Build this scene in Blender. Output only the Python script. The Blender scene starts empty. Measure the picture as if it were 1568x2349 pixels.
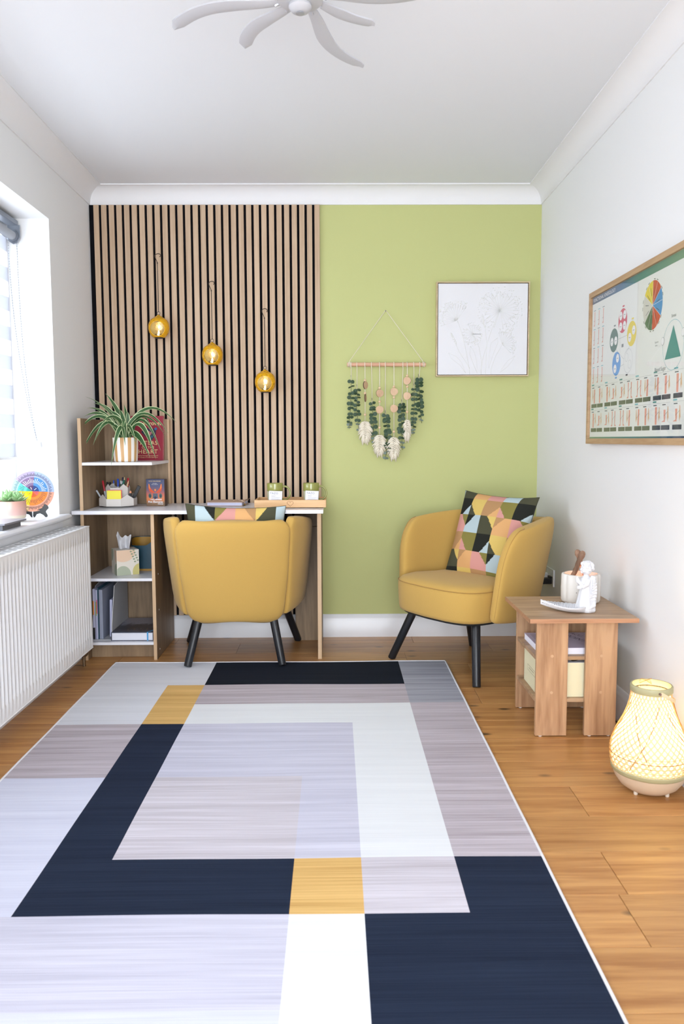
import bpy, bmesh, math, random
from mathutils import Vector, Matrix, noise as mnoise

random.seed(7)
SC = bpy.context.scene
COL = SC.collection
PI = math.pi

# ------------------------------------------------------------------ camera, sky, daylight, exposure
cam_data = bpy.data.cameras.new('camera')
cam_data.sensor_fit = 'VERTICAL'
cam_data.sensor_height = 36.0
cam_data.sensor_width = 24.0
cam_data.lens = 28.0
cam_data.clip_start = 0.05
cam_data.dof.use_dof = True
cam_data.dof.focus_distance = 3.9
cam_data.dof.aperture_fstop = 6.3
cam = bpy.data.objects.new('camera', cam_data)
COL.objects.link(cam)
_r = Vector((0.99994958, -0.00922666, -0.00396297))
_d = Vector((-0.00478259, -0.09057564, -0.9958781))
_f = Vector((0.00882968, 0.99584684, -0.0906152))
cam.matrix_world = Matrix(((_r.x, -_d.x, -_f.x, 0.0), (_r.y, -_d.y, -_f.y, 0.0), (_r.z, -_d.z, -_f.z, 1.083), (0, 0, 0, 1)))
SC.camera = cam

world = bpy.data.worlds.new('overcast_sky')
SC.world = world
world.use_nodes = True
_bg = world.node_tree.nodes['Background']
_bg.inputs[0].default_value = (0.86, 0.93, 1.0, 1)
_bg.inputs[1].default_value = 3.0

def area_light(name, loc, rot, sx, sy, power, col):
    l = bpy.data.lights.new(name, 'AREA')
    l.shape = 'RECTANGLE'; l.size = sx; l.size_y = sy; l.energy = power; l.color = col
    o = bpy.data.objects.new(name, l); COL.objects.link(o)
    o.location = loc; o.rotation_euler = rot
    return o

# daylight at the left window, and fill light added at made-up doors behind the camera
area_light('window_daylight', (-1.72, 2.99, 1.45), (0, -PI/2, 0), 1.6, 1.7, 60, (0.88, 0.94, 1.0))
area_light('rear_fill_light', (-0.09, -1.62, 1.12), (PI/2, 0, 0), 2.1, 2.1, 147, (0.90, 0.95, 1.0))

SC.view_settings.view_transform = 'Standard'
SC.view_settings.look = 'None'
SC.view_settings.gamma = 1.0
SC.view_settings.use_curve_mapping = False
SC.view_settings.exposure = 0.1
SC.cycles.use_denoising = True
SC.cycles.max_bounces = 7
SC.cycles.diffuse_bounces = 4
SC.cycles.glossy_bounces = 3
SC.cycles.adaptive_threshold = 0.035
SC.cycles.caustics_reflective = False
SC.cycles.caustics_refractive = False
SC.cycles.sample_clamp_indirect = 6.0

# ------------------------------------------------------------------ room measurements (metres)
XL, XR, YB, YF = -1.281, 1.099, 4.323, -1.30
ZC = 2.398
COVE = 0.079
FL = 0.0

# ------------------------------------------------------------------ materials
def srgb(r, g, b):
    f = lambda c: (c/255/12.92) if c/255 <= 0.04045 else (((c/255)+0.055)/1.055)**2.4
    return (f(r), f(g), f(b), 1)

MATS = {}
def new_mat(name):
    m = bpy.data.materials.new(name); m.use_nodes = True
    MATS[name] = m
    nt = m.node_tree
    return m, nt, nt.nodes['Principled BSDF'], nt.links

def mat(name, col, rough=0.6, metal=0.0, spec=0.5, bump=0.0, bscale=200.0, var=0.0, vscale=8.0, emit=None, estr=0.0, coat=0.0, trans=0.0, sheen=0.0, alpha=1.0):
    if name in MATS: return MATS[name]
    if len(col) == 3: col = tuple(col) + (1,)
    m, nt, p, L = new_mat(name)
    p.inputs['Base Color'].default_value = col
    p.inputs['Roughness'].default_value = rough
    p.inputs['Metallic'].default_value = metal
    p.inputs['Specular IOR Level'].default_value = spec
    p.inputs['Coat Weight'].default_value = coat
    p.inputs['Sheen Weight'].default_value = sheen
    p.inputs['Transmission Weight'].default_value = trans
    p.inputs['Alpha'].default_value = alpha
    if emit:
        p.inputs['Emission Color'].default_value = tuple(emit[:3]) + (1,)
        p.inputs['Emission Strength'].default_value = estr
    if bump or var:
        tc = nt.nodes.new('ShaderNodeTexCoord')
    if var:
        n = nt.nodes.new('ShaderNodeTexNoise'); n.inputs['Scale'].default_value = vscale; n.inputs['Detail'].default_value = 4
        L.new(tc.outputs['Object'], n.inputs['Vector'])
        mx = nt.nodes.new('ShaderNodeMix'); mx.data_type = 'RGBA'
        mx.inputs['A'].default_value = tuple(c*(1-var) for c in col[:3]) + (1,)
        mx.inputs['B'].default_value = tuple(min(1, c*(1+var)) for c in col[:3]) + (1,)
        L.new(n.outputs['Fac'], mx.inputs['Factor']); L.new(mx.outputs['Result'], p.inputs['Base Color'])
    if bump:
        n2 = nt.nodes.new('ShaderNodeTexNoise'); n2.inputs['Scale'].default_value = bscale; n2.inputs['Detail'].default_value = 3
        L.new(tc.outputs['Object'], n2.inputs['Vector'])
        b = nt.nodes.new('ShaderNodeBump'); b.inputs['Strength'].default_value = bump; b.inputs['Distance'].default_value = 0.002
        L.new(n2.outputs['Fac'], b.inputs['Height']); L.new(b.outputs['Normal'], p.inputs['Normal'])
    return m

def wood(name, c1, c2, axis='X', scale=1.0, rough=0.5, knots=False, rnd=0.0, spec=0.4, stretch=14.0, ring=0.5):
    """long-grained wood: noise stretched along the grain, plus wavy bands; rnd varies the tone from piece to piece"""
    if name in MATS: return MATS[name]
    m, nt, p, L = new_mat(name)
    N = nt.nodes
    tc = N.new('ShaderNodeTexCoord'); mp = N.new('ShaderNodeMapping')
    s = {'X': (1, stretch, stretch), 'Y': (stretch, 1, stretch), 'Z': (stretch, stretch, 1)}[axis]
    mp.inputs['Scale'].default_value = tuple(v*scale for v in s)
    oi = N.new('ShaderNodeObjectInfo')
    add = N.new('ShaderNodeVectorMath'); add.operation = 'MULTIPLY_ADD'
    L.new(oi.outputs['Random'], add.inputs[0]); add.inputs[1].default_value = (37.0, 91.0, 53.0)
    L.new(tc.outputs['Object'], add.inputs[2]); L.new(add.outputs[0], mp.inputs['Vector'])
    n1 = N.new('ShaderNodeTexNoise'); n1.inputs['Scale'].default_value = 2.0; n1.inputs['Detail'].default_value = 6; n1.inputs['Distortion'].default_value = 0.6
    L.new(mp.outputs[0], n1.inputs['Vector'])
    n2 = N.new('ShaderNodeTexNoise'); n2.inputs['Scale'].default_value = 9.0; n2.inputs['Detail'].default_value = 3
    L.new(mp.outputs[0], n2.inputs['Vector'])
    mth = N.new('ShaderNodeMath'); mth.operation = 'MULTIPLY_ADD'
    L.new(n2.outputs['Fac'], mth.inputs[0]); mth.inputs[1].default_value = ring; L.new(n1.outputs['Fac'], mth.inputs[2])
    cr = N.new('ShaderNodeValToRGB')
    cr.color_ramp.elements[0].position = 0.38 + ring*0.3; cr.color_ramp.elements[0].color = tuple(c1[:3]) + (1,)
    cr.color_ramp.elements[1].position = 0.68 + ring*0.4; cr.color_ramp.elements[1].color = tuple(c2[:3]) + (1,)
    L.new(mth.outputs[0], cr.inputs['Fac'])
    out = cr.outputs['Color']
    if rnd:
        hs = N.new('ShaderNodeHueSaturation')
        mr = N.new('ShaderNodeMapRange'); mr.inputs['To Min'].default_value = 1-rnd; mr.inputs['To Max'].default_value = 1+rnd
        L.new(oi.outputs['Random'], mr.inputs['Value']); L.new(mr.outputs[0], hs.inputs['Value']); L.new(out, hs.inputs['Color'])
        out = hs.outputs['Color']
    if knots:
        v = N.new('ShaderNodeTexVoronoi'); v.inputs['Scale'].default_value = 1.0
        mp2 = N.new('ShaderNodeMapping'); mp2.inputs['Scale'].default_value = (3.2, 6.5, 1.0)
        L.new(add.outputs[0], mp2.inputs['Vector']); L.new(mp2.outputs[0], v.inputs['Vector'])
        r2 = N.new('ShaderNodeValToRGB')
        r2.color_ramp.elements[0].position = 0.03; r2.color_ramp.elements[0].color = (1, 1, 1, 1)
        r2.color_ramp.elements[1].position = 0.10; r2.color_ramp.elements[1].color = (0, 0, 0, 1)
        L.new(v.outputs['Distance'], r2.inputs['Fac'])
        mx = N.new('ShaderNodeMix'); mx.data_type = 'RGBA'
        L.new(r2.outputs['Color'], mx.inputs['Factor']); L.new(out, mx.inputs['A'])
        mx.inputs['B'].default_value = (0.10, 0.055, 0.028, 1)
        out = mx.outputs['Result']
    L.new(out, p.inputs['Base Color'])
    p.inputs['Roughness'].default_value = rough
    p.inputs['Specular IOR Level'].default_value = spec
    b = N.new('ShaderNodeBump'); b.inputs['Strength'].default_value = 0.15; b.inputs['Distance'].default_value = 0.001
    L.new(n2.outputs['Fac'], b.inputs['Height']); L.new(b.outputs['Normal'], p.inputs['Normal'])
    return m

def fabric(name, col, rough=0.95, weave=900.0, bump=0.25, var=0.05):
    if name in MATS: return MATS[name]
    m = mat(name, col, rough, bump=bump, bscale=weave, var=var, vscale=weave*0.5, sheen=0.15, spec=0.2)
    return m

def rugmat(name, c1, c2, streak=1.0):
    """printed pile with fine streaks across the rug"""
    m, nt, p, L = new_mat(name); N = nt.nodes
    tc = N.new('ShaderNodeTexCoord'); mp = N.new('ShaderNodeMapping'); mp.inputs['Scale'].default_value = (2.2, 230.0, 1.0)
    L.new(tc.outputs['Object'], mp.inputs['Vector'])
    n = N.new('ShaderNodeTexNoise'); n.inputs['Scale'].default_value = 1.0; n.inputs['Detail'].default_value = 4; n.inputs['Roughness'].default_value = 0.65
    L.new(mp.outputs[0], n.inputs['Vector'])
    mpb = N.new('ShaderNodeMapping'); mpb.inputs['Scale'].default_value = (1.0, 26.0, 1.0); L.new(tc.outputs['Object'], mpb.inputs['Vector'])
    nb = N.new('ShaderNodeTexNoise'); nb.inputs['Scale'].default_value = 1.0; nb.inputs['Detail'].default_value = 2; L.new(mpb.outputs[0], nb.inputs['Vector'])
    av = N.new('ShaderNodeMath'); av.operation = 'MULTIPLY_ADD'; L.new(nb.outputs['Fac'], av.inputs[0]); av.inputs[1].default_value = 0.6; L.new(n.outputs['Fac'], av.inputs[2])
    cr = N.new('ShaderNodeValToRGB')
    cr.color_ramp.elements[0].position = 0.52; cr.color_ramp.elements[0].color = tuple(c1[:3]) + (1,)
    cr.color_ramp.elements[1].position = 1.05 if streak < 1 else 1.0; cr.color_ramp.elements[1].color = tuple(c2[:3]) + (1,)
    L.new(av.outputs[0], cr.inputs['Fac']); L.new(cr.outputs['Color'], p.inputs['Base Color'])
    p.inputs['Roughness'].default_value = 0.95; p.inputs['Specular IOR Level'].default_value = 0.15
    b = N.new('ShaderNodeBump'); b.inputs['Strength'].default_value = 0.3; b.inputs['Distance'].default_value = 0.001
    n3 = N.new('ShaderNodeTexNoise'); n3.inputs['Scale'].default_value = 600; L.new(tc.outputs['Object'], n3.inputs['Vector'])
    L.new(n3.outputs['Fac'], b.inputs['Height']); L.new(b.outputs['Normal'], p.inputs['Normal'])
    return m

def vcol_mat(name, rough=0.9, bump=0.2, bscale=700):
    m = mat(name, (1, 1, 1), rough, bump=bump, bscale=bscale, spec=0.2)
    nt = m.node_tree
    a = nt.nodes.new('ShaderNodeAttribute'); a.attribute_name = 'print'
    nt.links.new(a.outputs['Color'], nt.nodes['Principled BSDF'].inputs['Base Color'])
    return m

def glass_mat(name, gloss=0.08, tint=(1, 1, 1)):
    """thin clear pane: lets light straight through and mirrors a little at grazing angles"""
    m = bpy.data.materials.new(name); m.use_nodes = True; MATS[name] = m
    nt = m.node_tree; nt.nodes.clear(); L = nt.links
    o = nt.nodes.new('ShaderNodeOutputMaterial'); t = nt.nodes.new('ShaderNodeBsdfTransparent'); t.inputs[0].default_value = tuple(tint) + (1,)
    g = nt.nodes.new('ShaderNodeBsdfGlossy'); g.inputs['Roughness'].default_value = 0.02
    lw = nt.nodes.new('ShaderNodeLayerWeight'); lw.inputs['Blend'].default_value = 0.5
    pw = nt.nodes.new('ShaderNodeMath'); pw.operation = 'POWER'; L.new(lw.outputs['Facing'], pw.inputs[0]); pw.inputs[1].default_value = 5.0
    sc_ = nt.nodes.new('ShaderNodeMath'); sc_.operation = 'MULTIPLY_ADD'; L.new(pw.outputs[0], sc_.inputs[0]); sc_.inputs[1].default_value = 0.96-gloss/2; sc_.inputs[2].default_value = gloss/2
    mx = nt.nodes.new('ShaderNodeMixShader'); L.new(sc_.outputs[0], mx.inputs[0]); L.new(t.outputs[0], mx.inputs[1]); L.new(g.outputs[0], mx.inputs[2])
    L.new(mx.outputs[0], o.inputs[0])
    return m

def translucent_mat(name, col, mixf=0.5, col2=None, transp=0.0):
    m = bpy.data.materials.new(name); m.use_nodes = True; MATS[name] = m
    nt = m.node_tree; nt.nodes.clear(); L = nt.links
    o = nt.nodes.new('ShaderNodeOutputMaterial')
    d = nt.nodes.new('ShaderNodeBsdfDiffuse'); d.inputs[0].default_value = tuple(col[:3]) + (1,)
    t = nt.nodes.new('ShaderNodeBsdfTranslucent'); t.inputs[0].default_value = tuple((col2 or col)[:3]) + (1,)
    mx = nt.nodes.new('ShaderNodeMixShader'); mx.inputs[0].default_value = mixf
    L.new(d.outputs[0], mx.inputs[1]); L.new(t.outputs[0], mx.inputs[2])
    last = mx
    if transp:
        tr = nt.nodes.new('ShaderNodeBsdfTransparent'); m2 = nt.nodes.new('ShaderNodeMixShader'); m2.inputs[0].default_value = transp
        L.new(mx.outputs[0], m2.inputs[1]); L.new(tr.outputs[0], m2.inputs[2]); last = m2
    L.new(last.outputs[0], o.inputs[0])
    return m

# ------------------------------------------------------------------ mesh builder
class MB:
    def __init__(self):
        self.v = []; self.f = []; self.mi = []; self.cur = 0
    def face(self, idx):
        self.f.append(tuple(idx)); self.mi.append(self.cur)
    def box(self, x0, x1, y0, y1, z0, z1):
        b = len(self.v)
        self.v += [(x0,y0,z0),(x1,y0,z0),(x1,y1,z0),(x0,y1,z0),(x0,y0,z1),(x1,y0,z1),(x1,y1,z1),(x0,y1,z1)]
        for q in ((0,3,2,1),(4,5,6,7),(0,1,5,4),(1,2,6,5),(2,3,7,6),(3,0,4,7)):
            self.face([b+i for i in q])
        return self
    def obox(self, c, ax, ay, az, hx, hy, hz):
        c = Vector(c); b = len(self.v)
        for sz in (-1, 1):
            for sx, sy in ((-1,-1),(1,-1),(1,1),(-1,1)):
                self.v.append(tuple(c + Vector(ax)*hx*sx + Vector(ay)*hy*sy + Vector(az)*hz*sz))
        for q in ((0,3,2,1),(4,5,6,7),(0,1,5,4),(1,2,6,5),(2,3,7,6),(3,0,4,7)):
            self.face([b+i for i in q])
        return self
    def tube(self, pts, r, n=8, cap=True, closed=False):
        pts = [Vector(p) for p in pts]
        rr = r if isinstance(r, (list, tuple)) else [r]*len(pts)
        b = len(self.v); m = len(pts); prev = None
        for i, p in enumerate(pts):
            if closed: t = pts[(i+1) % m] - pts[i-1]
            else: t = pts[min(i+1, m-1)] - pts[max(i-1, 0)]
            if t.length < 1e-9: t = Vector((0,0,1))
            t.normalize()
            if prev is None:
                a = t.orthogonal().normalized()
            else:
                a = prev - t*prev.dot(t)
                a = a.normalized() if a.length > 1e-6 else t.orthogonal().normalized()
            prev = a; c = t.cross(a)
            for k in range(n):
                th = 2*PI*k/n
                self.v.append(tuple(p + (a*math.cos(th) + c*math.sin(th))*rr[i]))
        rows = m if closed else m-1
        for i in range(rows):
            for k in range(n):
                i2 = (i+1) % m
                self.face((b+i*n+k, b+i*n+(k+1) % n, b+i2*n+(k+1) % n, b+i2*n+k))
        if cap and not closed:
            self.face([b+k for k in range(n)][::-1]); self.face([b+(m-1)*n+k for k in range(n)])
        return self
    def lathe(self, prof, c=(0,0,0), n=32, rfun=None, caps=True):
        b = len(self.v); m = len(prof)
        for r, z in prof:
            for k in range(n):
                th = 2*PI*k/n
                q = r*(rfun(th) if rfun else 1)
                self.v.append((c[0]+q*math.cos(th), c[1]+q*math.sin(th), c[2]+z))
        for i in range(m-1):
            for k in range(n):
                self.face((b+i*n+k, b+i*n+(k+1) % n, b+(i+1)*n+(k+1) % n, b+(i+1)*n+k))
        if caps:
            self.face([b+k for k in range(n)][::-1]); self.face([b+(m-1)*n+k for k in range(n)])
        return self
    def prism(self, pts, o, ux, uy, uz, h):
        """outline pts (2D) in plane (o,ux,uy), thickness h along uz"""
        o, ux, uy, uz = Vector(o), Vector(ux), Vector(uy), Vector(uz)
        b = len(self.v); n = len(pts)
        for k in (0, 1):
            for x, y in pts: self.v.append(tuple(o + ux*x + uy*y + uz*(h*k)))
        self.face([b+i for i in range(n)][::-1]); self.face([b+n+i for i in range(n)])
        for i in range(n):
            j = (i+1) % n
            self.face((b+i, b+j, b+n+j, b+n+i))
        return self
    def poly(self, pts):
        b = len(self.v); self.v += [tuple(p) for p in pts]; self.face(range(b, b+len(pts)))
        return self
    def grid(self, fn, nu, nv, closed_u=False):
        b = len(self.v); cu = nu if closed_u else nu+1
        for j in range(nv+1):
            for i in range(cu):
                self.v.append(tuple(fn(i/nu, j/nv)))
        for j in range(nv):
            for i in range(nu):
                i2 = (i+1) % cu if closed_u else i+1
                self.face((b+j*cu+i, b+j*cu+i2, b+(j+1)*cu+i2, b+(j+1)*cu+i))
        return self
    def ball(self, c, r, n=12, m=8, sc=(1,1,1)):
        prof = []
        b = len(self.v)
        self.v.append((c[0], c[1], c[2]-r*sc[2]))
        for i in range(1, m):
            a = -PI/2 + PI*i/m
            for k in range(n):
                th = 2*PI*k/n
                self.v.append((c[0]+r*sc[0]*math.cos(a)*math.cos(th), c[1]+r*sc[1]*math.cos(a)*math.sin(th), c[2]+r*sc[2]*math.sin(a)))
        self.v.append((c[0], c[1], c[2]+r*sc[2])); top = len(self.v)-1
        for k in range(n): self.face((b, b+1+(k+1) % n, b+1+k))
        for i in range(m-2):
            for k in range(n):
                s = b+1+i*n
                self.face((s+k, s+(k+1) % n, s+n+(k+1) % n, s+n+k))
        s = b+1+(m-2)*n
        for k in range(n): self.face((s+k, s+(k+1) % n, top))
        return self
    def slab(self, mid, th, nu=16, nv=16, p=4.0):
        """upholstered slab: mid(u,v) in [-1,1]^2, soft edges"""
        def sp(i, n): return math.sin(PI/2*(2*i/n-1))
        def pos(u, v, s):
            e = 1e-3
            P = Vector(mid(u, v))
            du = Vector(mid(min(1, u+e), v)) - Vector(mid(max(-1, u-e), v))
            dv = Vector(mid(u, min(1, v+e))) - Vector(mid(u, max(-1, v-e)))
            nrm = du.cross(dv)
            nrm = nrm.normalized() if nrm.length > 1e-12 else Vector((0,1,0))
            t = th/2*max(0, (1-abs(u)**p))**(1/p)*max(0, (1-abs(v)**p))**(1/p)
            return P + nrm*t*s
        for s in (1, -1):
            b = len(self.v)
            for j in range(nv+1):
                for i in range(nu+1):
                    self.v.append(tuple(pos(sp(i, nu), sp(j, nv), s)))
            for j in range(nv):
                for i in range(nu):
                    q = (b+j*(nu+1)+i, b+j*(nu+1)+i+1, b+(j+1)*(nu+1)+i+1, b+(j+1)*(nu+1)+i)
                    self.face(q if s > 0 else q[::-1])
        return self

WM = {}
def mw(o):
    return WM.get(o.name, Matrix.Identity(4))

def thing(name, label, cat, loc=(0,0,0), rotz=0.0, group=None, rot=None):
    o = bpy.data.objects.new(name, None); COL.objects.link(o)
    o.empty_display_size = 0.05
    o.location = loc; o.rotation_euler = rot if rot else (0, 0, rotz)
    from mathutils import Euler
    WM[o.name] = Matrix.Translation(Vector(loc)) @ Euler(rot if rot else (0, 0, rotz)).to_matrix().to_4x4()
    o['label'] = label; o['category'] = cat
    if group: o['group'] = group
    return o

def mk_mesh(mb, name, mats, smooth=None, bevel=0.0, weld=False, seg=2):
    me = bpy.data.meshes.new(name)
    me.from_pydata([tuple(v) for v in mb.v], [], mb.f)
    for m in (mats if isinstance(mats, (list, tuple)) else [mats]): me.materials.append(m)
    if any(mb.mi): me.polygons.foreach_set('material_index', mb.mi)
    bm = bmesh.new(); bm.from_mesh(me)
    if weld: bmesh.ops.remove_doubles(bm, verts=bm.verts, dist=1e-5)
    bmesh.ops.recalc_face_normals(bm, faces=bm.faces) if (weld or bevel) else None
    if bevel:
        ed = [e for e in bm.edges if len(e.link_faces) == 2 and e.calc_face_angle(0) > 0.5]
        bmesh.ops.bevel(bm, geom=ed, offset=bevel, segments=seg, affect='EDGES', profile=0.5, clamp_overlap=True)
    bm.to_mesh(me); bm.free()
    if smooth is not None:
        me.shade_smooth()
        if smooth < 180: me.set_sharp_from_angle(angle=math.radians(smooth))
    me.update()
    return me

def part(mb, name, mats, parent, smooth=None, bevel=0.0, local=False, weld=False, label=None, kind=None, seg=2):
    """a mesh under its thing; world coordinates unless local"""
    me = mk_mesh(mb, name, mats, smooth, bevel, weld, seg)
    if not local: me.transform(mw(parent).inverted())
    o = bpy.data.objects.new(name, me); COL.objects.link(o)
    o.parent = parent
    WM[o.name] = mw(parent)
    if label: o['label'] = label
    if kind: o['kind'] = kind
    return o

def inst(mesh_obj, name, parent, M):
    """another object sharing a mesh, placed by matrix M in the parent's frame"""
    o = bpy.data.objects.new(name, mesh_obj if isinstance(mesh_obj, bpy.types.Mesh) else mesh_obj.data); COL.objects.link(o)
    o.parent = parent; o.matrix_local = M
    WM[o.name] = mw(parent) @ M
    return o

def single(mb, name, mats, label, cat, group=None, smooth=None, bevel=0.0, weld=False, kind=None, seg=2):
    me = mk_mesh(mb, name, mats, smooth, bevel, weld, seg)
    xs = [v.co for v in me.vertices]
    c = Vector(((min(p.x for p in xs)+max(p.x for p in xs))/2, (min(p.y for p in xs)+max(p.y for p in xs))/2, min(p.z for p in xs)))
    me.transform(Matrix.Translation(-c))
    o = bpy.data.objects.new(name, me); COL.objects.link(o); o.location = c
    WM[o.name] = Matrix.Translation(c)
    if label: o['label'] = label
    if cat: o['category'] = cat
    if group: o['group'] = group
    if kind: o['kind'] = kind
    return o

def struct(mb, name, mats, **k):
    me = mk_mesh(mb, name, mats, **k)
    o = bpy.data.objects.new(name, me); COL.objects.link(o)
    o['kind'] = 'structure'
    WM[o.name] = Matrix.Identity(4)
    return o

def copy_tree(o, parent=None):
    c = o.copy(); COL.objects.link(c)
    c.parent = parent
    for ch in o.children: copy_tree(ch, c)
    return c

def text_mesh(body, size, align='CENTER', spacing=1.0, bold=0.0):
    cu = bpy.data.curves.new('lettering', 'FONT')
    cu.body = body; cu.size = size; cu.align_x = align; cu.align_y = 'CENTER'; cu.space_character = spacing; cu.offset = bold
    cu.resolution_u = 3
    o = bpy.data.objects.new('lettering', cu); COL.objects.link(o)
    dg = bpy.context.evaluated_depsgraph_get()
    me = bpy.data.meshes.new_from_object(o.evaluated_get(dg))
    bpy.data.objects.remove(o); bpy.data.curves.remove(cu)
    return me

def text_part(body, size, m, parent, o, ux, uy, name='lettering', align='CENTER', spacing=1.0, bold=0.0, sx=1.0):
    me = text_mesh(body, size, align, spacing, bold)
    ux = Vector(ux).normalized(); uy = Vector(uy).normalized(); n = ux.cross(uy)
    o = Vector(o)
    M = Matrix(((ux.x*sx, uy.x, n.x, o.x), (ux.y*sx, uy.y, n.y, o.y), (ux.z*sx, uy.z, n.z, o.z), (0,0,0,1)))
    me.transform(mw(parent).inverted() @ M)
    me.materials.clear(); me.materials.append(m)
    t = bpy.data.objects.new(name, me); COL.objects.link(t); t.parent = parent
    WM[t.name] = mw(parent)
    return t

class Print:
    """flat printed shapes on a plane: each shape is a thin layer of ink above the sheet"""
    def __init__(self, o, ux, uy, step=0.00012):
        self.o = Vector(o); self.ux = Vector(ux).normalized(); self.uy = Vector(uy).normalized()
        self.n = self.ux.cross(self.uy); self.mb = MB(); self.mats = []; self.step = step
    def shape(self, pts, m, layer=1):
        if m not in self.mats: self.mats.append(m)
        self.mb.cur = self.mats.index(m)
        self.mb.poly([self.o + self.ux*x + self.uy*y + self.n*(self.step*layer) for x, y in pts])
    def rect(self, x0, x1, y0, y1, m, layer=1): self.shape([(x0,y0),(x1,y0),(x1,y1),(x0,y1)], m, layer)
    def disc(self, cx, cy, r, m, layer=1, n=28, ry=None): self.shape([(cx+r*math.cos(2*PI*k/n), cy+(ry or r)*math.sin(2*PI*k/n)) for k in range(n)], m, layer)
    def ring(self, cx, cy, r, w, m, layer=1, a0=0, a1=2*PI, n=36):
        for k in range(n):
            t0 = a0+(a1-a0)*k/n; t1 = a0+(a1-a0)*(k+1)/n
            self.shape([(cx+r*math.cos(t0), cy+r*math.sin(t0)), (cx+(r+w)*math.cos(t0), cy+(r+w)*math.sin(t0)), (cx+(r+w)*math.cos(t1), cy+(r+w)*math.sin(t1)), (cx+r*math.cos(t1), cy+r*math.sin(t1))], m, layer)
    def sector(self, cx, cy, r0, r1, a0, a1, m, layer=1, n=8):
        p = [(cx+r1*math.cos(a0+(a1-a0)*k/n), cy+r1*math.sin(a0+(a1-a0)*k/n)) for k in range(n+1)]
        if r0 > 0: p += [(cx+r0*math.cos(a0+(a1-a0)*k/n), cy+r0*math.sin(a0+(a1-a0)*k/n)) for k in range(n, -1, -1)]
        else: p.append((cx, cy))
        self.shape(p, m, layer)
    def line(self, x0, y0, x1, y1, w, m, layer=1):
        d = Vector((x1-x0, y1-y0)); n = Vector((-d.y, d.x)).normalized()*w/2
        self.shape([(x0+n.x,y0+n.y),(x0-n.x,y0-n.y),(x1-n.x,y1-n.y),(x1+n.x,y1+n.y)], m, layer)
    def build(self, name, parent, **k): return part(self.mb, name, self.mats, parent, **k)

# ================================================================== THE ROOM
M_white = mat('white_wall_paint', srgb(234, 235, 236), 0.85, bump=0.08, bscale=260)
M_green = mat('sage_green_wall_paint', srgb(190, 194, 132), 0.8, bump=0.10, bscale=260, var=0.02, vscale=3)
M_ceil = mat('ceiling_paint', srgb(226, 228, 232), 0.9)
M_gloss = mat('white_gloss_woodwork', srgb(232, 233, 238), 0.3)
M_plaster = mat('white_plaster_cornice', srgb(232, 232, 234), 0.8)

# floor: planks laid across the room on a dark underlay
fl = struct(MB().box(XL-0.2, XR+0.2, YF-0.2, YB+0.1, -0.05, -0.006), 'floor', mat('floor_underlay', (0.05, 0.03, 0.02), 0.9))
M_oak = wood('oak_floor', srgb(164, 112, 64), srgb(198, 148, 92), 'X', 0.9, 0.30, knots=True, rnd=0.10, stretch=16, ring=0.35)
plank_w = 0.1975
y0 = 1.606 + plank_w*14
row = 0
rnd = random.Random(3)
ys = []
y = 1.606
while y < YB: y += plank_w
while y > YF:
    ys.append(y - plank_w); y -= plank_w
joints = {1.606: [0.672]}
for yy in ys:
    ya, yb = max(yy, YF), min(yy+plank_w, YB)
    if yb - ya < 0.01: continue
    x = XL - 0.15
    cuts = [x]
    if abs(yy-1.606) < 0.02: cuts += [-0.75, 0.672]
    else:
        s = x + rnd.uniform(0.35, 1.3)
        while s < XR - 0.25:
            cuts.append(s); s += rnd.uniform(1.0, 1.5)
    cuts.append(XR + 0.05)
    for a, b in zip(cuts[:-1], cuts[1:]):
        a2, b2 = max(a, XL), min(b, XR)
        if b2 - a2 < 0.02: continue
        mb = MB().box(a2+0.0006, b2-0.0006, ya+0.0006, yb-0.0006, -0.006, 0.0)
        part(mb, 'plank', M_oak, fl, bevel=0.0009, seg=1)

struct(MB().box(XL-0.3, XR+0.2, YF-0.2, YB+0.15, ZC, ZC+0.1), 'ceiling', M_ceil)
struct(MB().box(XL-0.3, XR+0.2, YB, YB+0.12, -0.05, ZC+0.05), 'wall_back', M_green)
struct(MB().box(XR, XR+0.12, YF-0.1, YB, -0.05, ZC+0.05), 'wall_right', M_white)
WY0, WY1, WZ0, WZ1 = 2.26, 3.70, 0.742, 2.078      # window opening in the left wall
mb = MB()
mb.box(XL-0.30, XL, YF-0.1, WY0, -0.05, ZC+0.05); mb.box(XL-0.30, XL, WY1, YB, -0.05, ZC+0.05)
mb.box(XL-0.30, XL, WY0, WY1, -0.05, WZ0-0.026); mb.box(XL-0.30, XL, WY0, WY1, WZ1, ZC+0.05)
struct(mb, 'wall_left', M_white)
DX0, DX1, DZ1 = -1.05, 0.87, 2.10                 # unseen glazed doors, added so fill light comes from behind the camera
mb = MB()
mb.box(XL-0.2, DX0, YF-0.14, YF, -0.05, ZC+0.05); mb.box(DX1, XR+0.1, YF-0.14, YF, -0.05, ZC+0.05); mb.box(DX0, DX1, YF-0.14, YF, DZ1, ZC+0.05)
struct(mb, 'wall_rear', M_white)
d = struct(MB().box(DX0, DX1, YF-0.10, YF-0.06, 0.0, 0.05), 'added_door_1', M_gloss)
for xa, xb in ((DX0, DX0+0.06), (DX1-0.06, DX1), (-0.12, -0.06)):
    part(MB().box(xa, xb, YF-0.10, YF-0.06, 0.05, DZ1-0.06), 'stile', M_gloss, d)
part(MB().box(DX0, DX1, YF-0.10, YF-0.06, DZ1-0.06, DZ1), 'top_rail', M_gloss, d)
M_glass = glass_mat('window_glass')
part(MB().poly([(DX0+0.06, YF-0.08, 0.05), (-0.12, YF-0.08, 0.05), (-0.12, YF-0.08, DZ1-0.06), (DX0+0.06, YF-0.08, DZ1-0.06)]), 'pane', M_glass, d)
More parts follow.
